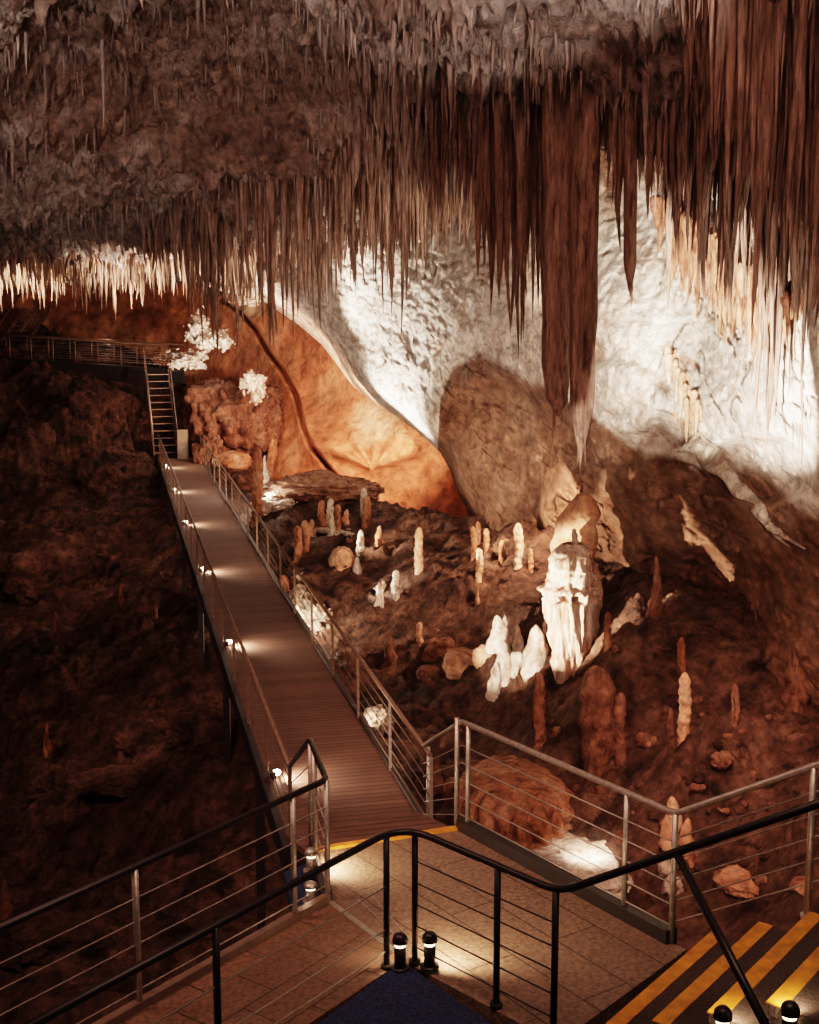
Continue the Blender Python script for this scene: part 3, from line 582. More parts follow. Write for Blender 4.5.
# middle slope
for i, a in enumerate([
    (419, 572, 527, 9, 'dome', 'tall pale stalagmite standing alone in the middle of the slope', 'stick'),
    (396, 598, 570, 8, 'white', 'small white stalagmite above the dark hollow near the footbridge', 'stick'),
    (380, 606, 588, 9, 'white', 'stubby white stalagmite left of the dark hollow', 'mound'),
    (364, 520, 488, 7, 'white', 'white stalagmite at the top of the middle cluster', 'stick'),
    (367, 525, 496, 8, 'mite', 'orange stalagmite tucked behind the top white one of the middle cluster', 'stick'),
    (331, 536, 498, 8, 'white', 'slim white stalagmite in the middle cluster, left of the stubby one', 'stick'),
    (322, 528, 500, 8, 'mite', 'orange stalagmite at the left of the middle cluster', 'stick'),
    (338, 530, 504, 7, 'mite', 'orange stalagmite just right of the slim white one', 'stick'),
    (347, 524, 509, 8, 'dome', 'stubby cream stalagmite in the middle cluster', 'mound'),
    (361, 552, 530, 9, 'white', 'white pointed cone below the middle cluster', 'cone'),
    (380, 545, 525, 9, 'mite', 'orange stump right of the white pointed cone', 'mound'),
    (357, 572, 557, 10, 'white', 'white stub leaning on the pale boulder', 'mound'),
    (265, 480, 455, 8, 'white', 'white pointed stalagmite near the far end of the footbridge railing', 'spike'),
    (288, 464, 412, 9, 'dome', 'tall cream stalagmite in front of the cracked orange wall', 'spike'),
    (273, 478, 430, 12, 'mite', 'thick orange stalagmite left of the tall cream one', 'cone'),
    (293, 466, 436, 9, 'mite', 'small orange stalagmite right of the tall cream one', 'cone'),
    (257, 522, 446, 11, 'mite', 'reddish column beside the footbridge railing, before the sunlit white rubble', 'stick'),
    (350, 482, 455, 5, 'mite_dark', 'thin dark stalagmite below the shell shaped wall', 'spike'),
    (381, 494, 473, 6, 'mite_dark', 'small dark stalagmite right of the thin dark one below the shell shaped wall', 'spike'),
    (473, 558, 526, 7, 'mite', 'orange stalagmite, leftmost of the row by the dark wall gap', 'stick'),
    (479, 580, 548, 7, 'dome', 'bright orange stalagmite, lowest of the row by the dark wall gap', 'stick'),
    (486, 552, 528, 7, 'mite', 'orange stalagmite, second from the right in the row by the dark wall gap', 'stick'),
    (478, 545, 521, 5, 'mite', 'thin orange stalagmite at the back of the row by the dark wall gap', 'stick'),
    (518, 568, 523, 9, 'dome', 'pale topped stalagmite under the dark streak of the right wall', 'stick'),
    (502, 562, 540, 6, 'mite', 'small red stalagmite left of the pale topped one', 'stick'),
    (530, 570, 548, 6, 'mite', 'small red stalagmite right of the pale topped one', 'stick'),
    (478, 605, 588, 6, 'mite', 'short orange nub below the row by the dark wall gap', 'spike'),
    (420, 645, 622, 7, 'mite', 'red nub on the dark lower slope beside the railing', 'stick'),
    (390, 660, 632, 14, 'mite_dark', 'brown pointed mound on the dark lower slope', 'spike'),
    (305, 552, 520, 9, 'mite', 'reddish stub, left one of the pair beside the railing', 'stick'),
    (297, 556, 526, 9, 'mite', 'reddish stub, right one of the pair beside the railing', 'stick'),
    (283, 600, 575, 10, 'mite', 'reddish stub standing behind the railing near the white rubble', 'stick'),
    (312, 535, 519, 9, 'dome', 'knobbly cream stub between the reddish pair and the middle cluster', 'mound'),
    (672, 832, 796, 20, 'dome', 'ochre rounded stalagmite behind the corner railing post', 'mound'),
    (688, 850, 818, 18, 'mite', 'ochre dome stalagmite right of the corner railing post', 'mound'),
    (480, 820, 795, 12, 'mite', 'small orange cone, left of the pair under the platform railing', 'spike'),
    (505, 825, 797, 12, 'mite', 'small orange cone, right of the pair under the platform railing', 'spike'),
    (437, 790, 757, 16, 'mite_dark', 'dark rounded stalagmite behind the junction of the railings', 'mound'),
    (451, 800, 775, 16, 'mite_dark', 'dark rounded stub right of the railing junction', 'mound'),
    (55, 640, 612, 12, 'mite_dark', 'dim stalagmite, upper one on the dark left slope', 'spike'),
    (47, 750, 722, 9, 'mite', 'dim red stalagmite low on the dark left slope', 'spike'),
    (122, 605, 583, 6, 'mite', 'tiny dim stalagmite in the middle of the dark left slope', 'stick'),
    (155, 618, 605, 6, 'mite', 'tiny dim stalagmite near the bridge on the dark left slope', 'stick'),
    (5, 915, 880, 16, 'mite_dark', 'dim stalagmite at the lower left edge of the cave floor', 'spike'),
    (65, 818, 803, 7, 'mite_dark', 'small dim stub on the lower left cave floor', 'spike'),
]):
    mite(a[0], a[1], a[2], a[3], a[4], a[5], 50 + i, a[6])

# ------------------------------------------------------------------ blobs: boulders, flowstone mounds, crystal clusters
def blob(c, size, mat, name, label, cat, seed=0, amp=.25, freq=1.2, sub=5, ridge=False, amp2=.08, rot=0, group=None, vert=0):
    bm = bmesh.new(); bmesh.ops.create_icosphere(bm, subdivisions=sub, radius=1)
    v = np.array([q.co[:] for q in bm.verts]); f = np.array([[q.index for q in fc.verts] for fc in bm.faces]); bm.free()
    d = 1 + amp * fbm(v * freq + seed * 7.3, 3, seed) + amp2 * fbm(v * freq * 5 + seed, 3, seed + 9)
    if ridge: d = d + amp * 1.5 * (np.abs(fbm(v * freq * 1.7 + seed, 4, seed + 3, gain=.6)) - .2)
    if vert:
        a = np.arctan2(v[:, 1], v[:, 0]); d = d + vert * np.abs(np.sin(a * 9 + 2 * fbm(v * 2, 2, seed))) * sstep(.95, .3, np.abs(v[:, 2]))
    v = v * d[:, None] * np.array(size); c_, s_ = math.cos(rot), math.sin(rot); v = np.stack([v[:, 0] * c_ - v[:, 1] * s_, v[:, 0] * s_ + v[:, 1] * c_, v[:, 2]], 1)
    o = link(name, npmesh(name, v, f), M[mat]); o.location = c
    if label: tag(o, label, cat, group)
    return o
def pxs(px, Y): return px / F * Y
# flowstone mass behind the far end of the bridge
blob(PY(238, 425, 60.5), (pxs(46, 60), 3.0, pxs(48, 60)), 'mite_dark', 'flowstone_mass', 'bulky brown draped flowstone mass beyond the far end of the footbridge', 'flowstone', 3, .3, 1.1, 6, True, .12, vert=.12)
blob(PY(213, 470, 57), (pxs(17, 57), 2.0, pxs(40, 57)), 'mite_dark', 'boulder', 'dark craggy boulder beside the far cabinet', 'boulder', 5, .35, 1.3, 5, True, .12)
blob(PY(233, 462, 55), (pxs(19, 55), 1.2, pxs(10, 55)), 'mite', 'boulder', 'rounded orange boulder under the brown flowstone mass', 'boulder', 6, .2, 1.2, 5)
blob(PY(325, 492, 46.5), (pxs(56, 47), 2.4, pxs(15, 47)), 'mite_dark', 'boulder', 'long dark flat boulder in front of the orange alcove', 'boulder', 8, .3, 1.4, 6, True, .1)
# sparkling white crystal clusters
def crystals(c, size, n, label, seed, mat='white'):
    r = np.random.default_rng(seed); root = None; vs = []; fs = []; off = 0
    bm = bmesh.new(); bmesh.ops.create_icosphere(bm, subdivisions=1, radius=1); v0 = np.array([q.co[:] for q in bm.verts]); f0 = np.array([[q.index for q in fc.verts] for fc in bm.faces]); bm.free()
    n = int(n * 5); ctr = r.uniform(-.68, .68, (8, 3))
    for i in range(n):
        p = ctr[i % 8] * (1 if i % 8 else .2) + r.normal(0, .17, 3); s = r.uniform(.03, .12) * np.array([r.uniform(.4, 1.3), r.uniform(.4, 1.2), r.uniform(.6, 2.0)])
        a = r.uniform(-1.3, 1.3); R_ = np.array([[math.cos(a), 0, math.sin(a)], [0, 1, 0], [-math.sin(a), 0, math.cos(a)]])
        d = 1 + .75 * fbm(v0 * 1.7 + r.uniform(0, 50), 2, seed)
        w = ((v0 * d[:, None] * s) @ R_.T + p) * np.array(size); vs.append(w); fs.append(f0 + off); off += len(v0)
    bm = bmesh.new(); bmesh.ops.create_icosphere(bm, subdivisions=3, radius=1); v1 = np.array([q.co[:] for q in bm.verts]); f1 = np.array([[q.index for q in fc.verts] for fc in bm.faces]); bm.free()
    for i in range(8):
        c0 = ctr[i] * (1 if i else .2)
        for q in (.0, .35, .7, 1.0):
            w = (v1 * (.27 * (1 + .5 * fbm(v1 * 2 + i * 9 + q, 3, seed)))[:, None] + c0 * q + ctr[0] * .2 * (1 - q)) * np.array(size); vs.append(w); fs.append(f1 + off); off += len(v1)
    o = link('crystal_cluster', npmesh('crystal_cluster', np.vstack(vs), np.vstack(fs), smooth=False), M[mat]); o.location = c; tag(o, label, 'crystals'); return o
crystals(PY(208, 338, 59), (pxs(24, 59), 1, pxs(24, 59)), 90, 'sparkling white crystal cluster, topmost beyond the far stairs', 1)
crystals(PY(191, 360, 59.5), (pxs(28, 59), 1, pxs(12, 59)), 80, 'wide white crystal cluster just right of the far stairs', 2)
crystals(PY(252, 384, 56), (pxs(15, 56), .8, pxs(20, 56)), 60, 'glowing white crystal patch on the brown flowstone mass', 3)
crystals(PY(248, 294, 57), (pxs(34, 57), 1, pxs(13, 57)), 80, 'white crystal ledge above the crack in the orange wall', 13)
def on(px, py, dz=0): p = G(px, py); p.z += dz; return p
p = on(278, 508); crystals(p, (pxs(26, p.y), 1, pxs(14, p.y)), 70, 'bright white rubble beside the footbridge railing at mid distance', 4)
p = on(298, 588); crystals(p, (pxs(14, p.y), 1, pxs(12, p.y)), 50, 'white rubble lit behind the railing, upper patch', 5)
p = on(308, 618); crystals(p, (pxs(28, p.y), 1.2, pxs(24, p.y)), 110, 'broad patch of lit white rubble tight against the railing', 6)
p = on(350, 535); crystals(p, (pxs(36, p.y), 1, pxs(7, p.y)), 70, 'flat strip of cream rubble under the middle cluster of stalagmites', 7)
p = on(343, 565, .1); blob(p, (pxs(13, p.y), .5, pxs(16, p.y)), 'dome', 'boulder', 'pale ochre boulder under the middle cluster of stalagmites', 'boulder', 11, .25, 1.3, 5)
p = on(382, 592); crystals(p, (pxs(9, p.y), .4, pxs(12, p.y)), 30, 'small knobbly white cluster left of the dark hollow', 8)
p = on(376, 722); blob(p, (pxs(16, p.y), .5, pxs(13, p.y)), 'white', 'boulder', 'brightly lit craggy boulder right behind the near railing of the footbridge', 'boulder', 12, .4, 1.4, 5, True, .15)
for i_, (x_, y_, w_, h_, l_) in enumerate([(440, 652, 20, 17, 'brown pointed boulder at the left end of the cream boulder heap'), (466, 664, 25, 17, 'largest cream boulder of the heap left of the bright row of cones'), (428, 674, 15, 9, 'low brown boulder at the foot of the cream boulder heap'), (484, 658, 13, 13, 'small cream boulder touching the bright row of cones')]):
    p = on(x_, y_); blob(p, (pxs(w_, p.y), pxs(w_, p.y) * .8, pxs(h_, p.y)), 'mite_dark' if 'brown' in l_ else 'dome', 'boulder', l_, 'boulder', 140 + i_, .3, .9, 5, False, .1, rot=i_)
# brown mound with a fluted fringe and the white sheet below it
p = on(515, 815, .2); blob(p, (pxs(56, p.y), 1.6, pxs(38, p.y)), 'mite', 'flowstone_mound', 'brown rounded flowstone mound with a fluted fringe under the platform railing', 'flowstone', 15, .12, 1, 6, False, .03, vert=.16)
p = on(585, 868, .0); blob(p, (pxs(62, p.y), 1.1, pxs(20, p.y)), 'white', 'flowstone_sheet', 'smooth cream flowstone sheet lit below the platform railing', 'flowstone', 16, .22, 1.6, 6, False, .04, rot=-.25)
p = on(664, 873, .1); blob(p, (pxs(7, p.y), .15, pxs(12, p.y)), 'white', 'boulder', 'small bright white stone between the two railing posts', 'boulder', 17, .25, 1.2, 4)
p = on(672, 892, .05); blob(p, (pxs(10, p.y), .2, pxs(14, p.y)), 'white', 'boulder', 'jagged white stone behind the corner railing post', 'boulder', 18, .5, 1.4, 4, True)
p = on(747, 862, -.25); blob(p, (pxs(34, p.y), .6, pxs(13, p.y)), 'mite', 'boulder', 'flat brown slab lying on the right slope above the yellow edged steps', 'boulder', 19, .2, 1.5, 5, False, .06)
p = on(806, 885, -.05); blob(p, (pxs(16, p.y), .3, pxs(10, p.y)), 'mite', 'boulder', 'brown stone at the right edge above the yellow edged steps', 'boulder', 20, .2, 1.2, 4, True)
# boulders on the dark left floor
for i, (px, py, w, h, lab) in enumerate([(60, 580, 60, 45, 'large dim boulder high on the dark left slope'), (75, 790, 45, 28, 'dim rounded boulder low on the left cave floor'), (150, 745, 38, 30, 'dim boulder beside the footbridge legs'),
        (190, 730, 30, 22, 'dim boulder nearest the footbridge legs'), (115, 480, 40, 32, 'dim boulder below the raised walkway'), (30, 480, 40, 60, 'dim bulge of rock below the left end of the raised walkway'), (60, 940, 60, 30, 'dark boulder under the near left railing'), (130, 780, 60, 10, 'long low dim rock shelf on the left cave floor')]):
    p = on(px, py); blob(p, (pxs(w, p.y), pxs(w, p.y) * .7, pxs(h, p.y)), 'floor', 'boulder', lab, 'boulder', 30 + i, .35, 1.1, 5, True, .1)
# loose stones on the slopes
stone_me = []
for i in range(6):
    o = blob((0, 0, 0), (1, .8, .6), 'floor' if i % 3 else 'mite_dark', 'stone', None, None, 60 + i, .3, 1.2, 4, True, .12); stone_me.append(o.data); bpy.data.objects.remove(o)
k = 0
while k < 170:
    px = rng.uniform(280, 819); py = rng.uniform(500, 960)
    if py < 505 + max(0, (px - 470)) * .62 or (px < 430 and px < 200 + (py - 455) * .62 + 25): continue
    if 380 < px < 680 and py > 800 + (px - 380) * .45: continue
    p = on(px, py); s = rng.uniform(.04, .13) * (1 if rng.uniform() < .85 else 1.7)
    o = link('stone', stone_me[k % 6]); o.location = (p.x, p.y, p.z + s * .1); o.scale = (s, s, s); o.rotation_euler = (0, 0, rng.uniform(0, 6.28))
    tag(o, 'small rough brown stone scattered on the right cave slope', 'stone', 'loose stones on the right slope'); k += 1

# ------------------------------------------------------------------ footbridge
def bx(Y): return -1.0 + .03 - .2284 * (Y - 15.7) + .27
YA, YB = 15.2, 57.8; HW = .875
def bp(Y, off, z): c = Vector((bx(Y), Y, z)); return c + BN * off
fb = empty('footbridge', bp(YA, 0, 0)); tag(fb, 'long straight boarded footbridge with wire railings crossing the cave floor', 'footbridge')
def ch(o, root):
    o.parent = root; o.matrix_parent_inverse = Matrix.Translation(-Vector(root.location)); return o
def chb(mb, name, mat, root, bevel=0): return ch(mb.build(name, M[mat], None, bevel), root)
m = MB(); m.bar(bp(YA, 0, -.03), bp(YB, 0, -.03), HW * 2, .06); chb(m, 'deck', 'deck', fb)
for sgn in (-1, 1):
    m = MB(); m.bar(bp(YA, sgn * (HW + .05), -.12), bp(YB, sgn * (HW + .05), -.12), .09, .32); chb(m, 'stringer', 'beam', fb)
posts = np.arange(15.2, 57.9, 2.4)
for sgn in (-1, 1):
    m = MB(); m.tube([bp(YA + .05, sgn * HW, 1.05), bp(YB, sgn * HW, 1.05)], .03); chb(m, 'handrail', 'stair_metal', fb)
    for Y in posts:
        m = MB(); m.bar(bp(Y, sgn * (HW + .01), -.25), bp(Y, sgn * HW, 1.04), .04, .05, up=(0, 1, 0)); chb(m, 'post', 'steel' if Y < 19 and sgn > 0 else 'stair_metal', fb)
    for zz_ in (.15, .33, .51, .69, .87):
        m = MB(); m.tube([bp(YA, sgn * HW, zz_), bp(YB, sgn * HW, zz_)], .0075, 5); chb(m, 'wire', 'wire_dark', fb)
for Y in (18.5, 24, 31, 38, 46, 53):
    for sgn in (-1, 1):
        b = bp(Y, sgn * (HW + .02), -.2); gz = float(ground(b.x, b.y)[0]) - .8
        m = MB(); m.bar((b.x, b.y, min(gz, -1.5)), b, .12, .12, up=(0, 1, 0)); chb(m, 'support_leg', 'beam', fb)
LD = []
for i in range(6):
    Y = 17.6 + 7.25 * i; c = bp(Y, -HW + .06, .05)
    lamp = empty('deck_lamp', c); tag(lamp, ['small warm lamp low on the left edge of the footbridge, nearest the platform', 'small warm lamp on the left edge of the footbridge, second from the platform', 'small warm lamp on the left edge of the footbridge, third from the platform', 'small warm lamp on the left edge of the footbridge, fourth from the platform', 'small warm lamp on the left edge of the footbridge, second from the far stairs', 'small warm lamp on the left edge of the footbridge, closest to the far stairs'][i], 'lamp')
    m = MB(); m.bar(c - BD * .09 + Vector((0, 0, .03)), c + BD * .09 + Vector((0, 0, .03)), .10, .09); chb(m, 'housing', 'black', lamp)
    m = MB(); q = c + BN * .07 + Vector((0, 0, .05)); m.tube([q + Vector((0, 0, z_)) for z_ in (-.045, -.03, 0, .03, .045)], [.01, .045, .06, .045, .01], 12); chb(m, 'lens', 'lampglass', lamp)
    LD.append(c)

# cabinet at the far end
c = PY(183, 455, 57.2); c.z = 0
cab = empty('electrical_cabinet', c); tag(cab, 'beige metal cabinet standing at the far right end of the footbridge', 'cabinet')
m = MB(); m.bar(c + Vector((0, 0, .0)), c + Vector((0, 0, 1.28)), .44, .36, up=(0, 1, 0)); chb(m, 'body', 'box', cab, .02)
m = MB(); m.bar(c + Vector((0, -.19, .08)), c + Vector((0, -.19, 1.2)), .38, .02, up=(0, 1, 0)); chb(m, 'door', 'box', cab, .006)
m = MB(); m.tube([c + Vector((.14, -.21, .62)), c + Vector((.14, -.21, .72))], .012, 8); chb(m, 'handle', 'steel', cab)

# far stairs
s0 = PY(166, 452, 58.2); s0.z = 0; s1 = Vector((-11.75, 60.7, 3.7))
fs = empty('steel_stairs', s0); tag(fs, 'steep open steel stairs climbing from the far end of the footbridge', 'stairs')
sd = Vector((s1.x - s0.x, s1.y - s0.y, 0)).normalized(); sn = Vector((sd.y, -sd.x, 0))
for sgn in (-1, 1):
    m = MB(); m.bar(s0 + sn * .52 * sgn, s1 + sn * .52 * sgn, .05, .22); chb(m, 'stringer', 'stair_metal', fs)
    up = Vector((0, 0, 1.0)); m = MB(); m.tube(smooth_path([s0 + sn * .55 * sgn + up, s1 + sn * .55 * sgn + up * 1.1], .1), .03, 8); chb(m, 'handrail', 'steel', fs)
    for t in (0, .33, .66, 1):
        q = s0.lerp(s1, t) + sn * .55 * sgn; m = MB(); m.tube([q, q + up * (1 + .1 * t)], .02, 8); chb(m, 'post', 'stair_metal', fs)
for i in range(12):
    q = s0.lerp(s1, (i + .5) / 12); m = MB(); m.bar(q - sn * .5, q + sn * .5, .22, .04); chb(m, 'tread', 'stair_metal', fs)

# raised walkway
w0 = Vector((-11.2, 61.1, 3.72)); w1 = PY(-90, 352, 67.5)
rw = empty('raised_walkway', w0); tag(rw, 'raised dark walkway running left from the top of the far steel stairs', 'walkway')
wd = (w1 - w0).normalized(); wn = Vector((wd.y, -wd.x, 0)).normalized()
if wn.y > 0: wn = -wn
m = MB(); m.bar(w0 + Vector((0, 0, -.04)) - wn * .5, w1 + Vector((0, 0, -.04)) - wn * .5, 1.3, .08); chb(m, 'deck', 'tread', rw)
for sgn in (.14, -1.14):
    m = MB(); m.bar(w0 + wn * sgn + Vector((0, 0, -.32)), w1 + wn * sgn + Vector((0, 0, -.32)), .12, .75); chb(m, 'beam', 'beam', rw)
    m = MB(); hh = Vector((0, 0, 1.15)); m.tube([w0 + wn * sgn + hh, w1 + wn * sgn + hh], .035, 8); chb(m, 'handrail', 'stair_metal', rw)
    for i in range(13):
        q = w0.lerp(w1, i / 12) + wn * sgn; m = MB(); m.tube([q, q + hh], .025, 8); chb(m, 'post', 'stair_metal', rw)
    for z_ in (.25, .48, .71, .94):
        m = MB(); m.tube([w0 + wn * sgn + Vector((0, 0, z_)), w1 + wn * sgn + Vector((0, 0, z_))], .008, 5); chb(m, 'wire', 'wire', rw)
for t in (.12, .45, .8):
    q = w0.lerp(w1, t) - wn * .5; gz = float(ground(q.x, q.y)[0]); m = MB(); m.bar((q.x, q.y, gz - .6), q - Vector((0, 0, .4)), .16, .16, up=(0, 1, 0)); chb(m, 'support_leg', 'beam', rw)
# upper left flight
u0 = PY(8, 352, 67.2); u1 = PY(36, 310, 71.5)
ul = empty('steel_stairs', u0); tag(ul, 'dark flight of stairs rising at the far left end of the raised walkway', 'stairs')
ud = Vector((u1.x - u0.x, u1.y - u0.y, 0)).normalized(); un = Vector((ud.y, -ud.x, 0))
for sgn in (-1, 1):
    m = MB(); m.bar(u0 + un * .7 * sgn, u1 + un * .7 * sgn, .06, .26); chb(m, 'stringer', 'stair_metal', ul)
    m = MB(); m.tube([u0 + un * .7 * sgn + Vector((0, 0, 1)), u1 + un * .7 * sgn + Vector((0, 0, 1))], .035, 8); chb(m, 'handrail', 'stair_metal', ul)
for i in range(9):
    q = u0.lerp(u1, (i + .5) / 9); m = MB(); m.bar(q - un * .7, q + un * .7, .3, .05); chb(m, 'tread', 'stair_metal', ul)

# ------------------------------------------------------------------ platform (V shaped), steps and railings
PZ0 = 1.65; RT = PZ0 + 1.05
cA0 = Vector((-.89, 11.18)); cA1 = Vector((-.68, 10.18)); dL = Vector((-1.12, -1.55)).normalized(); cA2 = cA1 + dL * 6.5
cB1 = Vector((-.05, 9.22)); cB2 = cB1 + dL * 6.2; cB3 = Vector((.99, 8.1))
cC0 = Vector((.49, 11.7)); cC1 = Vector((2.03, 9.45)); dS = Vector((1.35, -1.04)).normalized()
def pave(name, cols, ax, ay, sx, sy):
    m = bpy.data.materials.new(name); m.use_nodes = True; nt = m.node_tree; N = nt.nodes; L = nt.links; bs = N['Principled BSDF']; bs.inputs['Roughness'].default_value = .6
    g_ = N.new('ShaderNodeNewGeometry'); cb = N.new('ShaderNodeCombineXYZ')
    for i, (ax_, s_) in enumerate(((ax, sx), (ay, sy))):
        d = N.new('ShaderNodeVectorMath'); d.operation = 'DOT_PRODUCT'; d.inputs[1].default_value = (ax_[0], ax_[1], 0); L.new(g_.outputs['Position'], d.inputs[0]); L.new(d.outputs['Value'], cb.inputs[i])
    br = N.new('ShaderNodeTexBrick'); br.offset = 0.5 if sx != sy else 0; br.inputs['Scale'].default_value = 1; br.inputs['Brick Width'].default_value = sx; br.inputs['Row Height'].default_value = sy; br.inputs['Mortar Size'].default_value = .006
    br.inputs['Color1'].default_value = (*cols[0], 1); br.inputs['Color2'].default_value = (*cols[1], 1); br.inputs['Mortar'].default_value = (*[c * .15 for c in cols[0]], 1)
    L.new(cb.outputs[0], br.inputs['Vector'])
    n = N.new('ShaderNodeTexNoise'); n.inputs['Scale'].default_value = 28; n.inputs['Detail'].default_value = 8; L.new(g_.outputs['Position'], n.inputs['Vector'])
    mr = N.new('ShaderNodeMapRange'); mr.inputs['From Min'].default_value = .3; mr.inputs['From Max'].default_value = .7; mr.inputs['To Min'].default_value = .5; mr.inputs['To Max'].default_value = 1.3; L.new(n.outputs['Fac'], mr.inputs[0])
    mx = N.new('ShaderNodeMix'); mx.data_type = 'RGBA'; mx.blend_type = 'MULTIPLY'; mx.inputs[0].default_value = 1; L.new(br.outputs['Color'], mx.inputs[6]); L.new(mr.outputs[0], mx.inputs[7]); L.new(mx.outputs[2], bs.inputs['Base Color'])
    b = N.new('ShaderNodeBump'); b.inputs['Strength'].default_value = .9; b.inputs['Distance'].default_value = .012; L.new(n.outputs['Fac'], b.inputs['Height'])
    b2 = N.new('ShaderNodeBump'); b2.invert = True; b2.inputs['Strength'].default_value = .8; b2.inputs['Distance'].default_value = .01; L.new(br.outputs['Fac'], b2.inputs['Height']); L.new(b.outputs[0], b2.inputs['Normal']); L.new(b2.outputs[0], bs.inputs['Normal'])
    return m
dR = (cC1 - cC0).normalized(); nR = Vector((dR.y, -dR.x)); nL = Vector((dL.y, -dL.x))
M['pave_r'] = pave('rough_platform_paving', [(.20, .135, .095), (.22, .15, .105)], dR, nR, 1.6, .42)
M['pave_l'] = pave('brown_platform_pavers', [(.15, .085, .055), (.20, .115, .075)], dL, nL, .62, .37)
pf = empty('viewing_platform', (0, 9.8, PZ0)); tag(pf, 'angled viewing platform with paved floor and steel wire railing', 'platform')
mid = Vector((-.35, 9.55)) 
m = MB(); m.prism([(cA0.x, cA0.y), (cC0.x, cC0.y), (cC1.x, cC1.y), (cC1.x + .1, cC1.y - .1), (cB3.x, cB3.y - .05), (cB1.x, cB1.y - .05), (cA1.x, cA1.y)][::-1], PZ0 - .1, PZ0)
chb(m, 'floor_panel', 'pave_r', pf)
m = MB(); m.prism([(cA1.x, cA1.y), (cB1.x, cB1.y - .05), (cB2.x, cB2.y), (cA2.x, cA2.y)][::-1], PZ0 - .1, PZ0 + .001)
o = chb(m, 'floor_panel', 'pave_l', pf); o['label'] = 'brown paver floor'
# yellow nosing and edge trims
def v3(p, z): return Vector((p.x, p.y, z))
m = MB(); m.bar(v3(cA0, PZ0 + .01) + Vector((.02, .0, 0)), v3(cC0, PZ0 + .01), .07, .03); o = chb(m, 'nosing', 'yellow', pf); o['label'] = 'yellow nosing strip'
m = MB(); a_ = v3(cA1, PZ0 + .005); m.bar(v3(cA1, PZ0 + .004), v3(cB1, PZ0 + .004), .05, .012); chb(m, 'joint_strip', 'steel', pf)
for off in (.22, .36):
    m = MB(); e0 = cA1.lerp(cB1, .12) + Vector((off * .8, off * .6)); m.bar(v3(e0, PZ0 + .003), v3(cB1.lerp(cC1, .1) + Vector((off * .3 - .2, off * .25)), PZ0 + .003), .012, .01); chb(m, 'joint_strip', 'steel', pf)
fas = MB(); fas.bar(v3(cC0, PZ0 - .02), v3(cC1, PZ0 - .02), .12, .26); chb(fas, 'fascia', 'black', pf)
m = MB(); m.bar(v3(cA1, PZ0 - .02), v3(cA2, PZ0 - .02), .07, .16); chb(m, 'fascia', 'stair_metal', pf)
m = MB(); m.bar(v3(cA0, PZ0 - .02), v3(cA1, PZ0 - .02), .08, .16); chb(m, 'fascia', 'beam', pf)
# supports under the platform
for q in (cA1 + Vector((.2, -.1)), cB1, cC1 + Vector((-.2, .1)), cC0 + Vector((0, -.2)), cA2 + Vector((.5, .3))):
    gz = float(ground(q.x, q.y)[0]); m = MB(); m.bar((q.x, q.y, gz - .5), (q.x, q.y, PZ0 - .1), .14, .14, up=(0, 1, 0)); chb(m, 'support_leg', 'beam', pf)
# blue ledge outside the left rail corner
m = MB(); m.prism([tuple(PZ(*q, PZ0 - .08)[:2]) for q in ((284, 872), (322, 858), (338, 905), (300, 936))][::-1], PZ0 - .22, PZ0 - .08)
o = chb(m, 'carpet_ledge', 'carpet', pf); o['label'] = 'navy carpeted ledge'
def wires(root, segs, heights, mat='wire', r=.006):
    for h in heights:
        for a, b in segs:
            m = MB(); m.tube([a + Vector((0, 0, h)), b + Vector((0, 0, h))], r, 5); chb(m, 'wire', mat, root)
def post(root, p, z0, z1, mat='steel', r=.024):
    m = MB(); m.tube([Vector((p.x, p.y, z0 + .03)), Vector((p.x, p.y, z1))], r, 12); o = chb(m, 'post', mat, root)
    m = MB(); m.tube([Vector((p.x, p.y, z0)), Vector((p.x, p.y, z0 + .035))], r * 1.9, 12); b_ = m.build('base_flange', M[mat]); b_.parent = o; b_.location = -Vector(root.location); b_.matrix_parent_inverse = Matrix.Identity(4); b_.location = (0, 0, 0)
HT = [.14, .31, .48, .65, .82]
# connecting steps down to the footbridge
st_ = empty('connecting_steps', (-.6, 13.3, 0)); tag(st_, 'short boarded steps linking the viewing platform down to the footbridge', 'steps')
bl = bp(15.25, -HW, 0); br_ = bp(15.6, HW, 0)
for i in range(8):
    t = (i + .5) / 8; l = Vector((cA0.x, cA0.y, 0)).lerp(bl, t); r_ = Vector((cC0.x, cC0.y, 0)).lerp(br_, t); z_ = PZ0 * (1 - (i + 1) / 9.0)
    m = MB(); m.bar(l + Vector((0, 0, z_)), r_ + Vector((0, 0, z_)), .42, .05); chb(m, 'tread', 'deck', st_)
for l0, l1 in ((v3(cA0, PZ0 - .1), bl), (v3(cC0, PZ0 - .1), br_)):
    m = MB(); m.bar(l0 + Vector((0, 0, -.1)), l1 + Vector((0, 0, -.05)), .07, .25); chb(m, 'stringer', 'beam', st_)
# silver railing on the right: bridge end -> corner -> right corner -> up the steps
R1 = [bp(15.3, HW, 1.05), Vector((br_.x, br_.y, 1.06)), v3(cC0, RT), v3(cC1, RT)]
slope = .585; up_len = 3.2
R1.append(v3(cC1 + dS * up_len, RT + slope * up_len))
m = MB(); m.tube(smooth_path(R1[1:], .09), .026, 12); o = chb(m, 'handrail', 'steel', pf)
dRv = Vector((dR.x, dR.y)); pR = [cC0 + dRv * .1, cC0 + dRv * 2.2, cC1]
post(pf, cC0 - dRv * .02 + Vector((-.03, .1)), PZ0 - .1, RT)
for p in pR: post(pf, p, PZ0 - (.1 if p is not cC1 else .1), RT)
m = MB(); q = R1[1] + Vector((.06, -.12, 0)); m.tube([q - Vector((0, 0, 1.25)), q + Vector((0, 0, .02))], .024, 10); chb(m, 'post', 'steel', pf)
wires(pf, [(v3(cC0, PZ0), v3(cC1, PZ0))], HT)
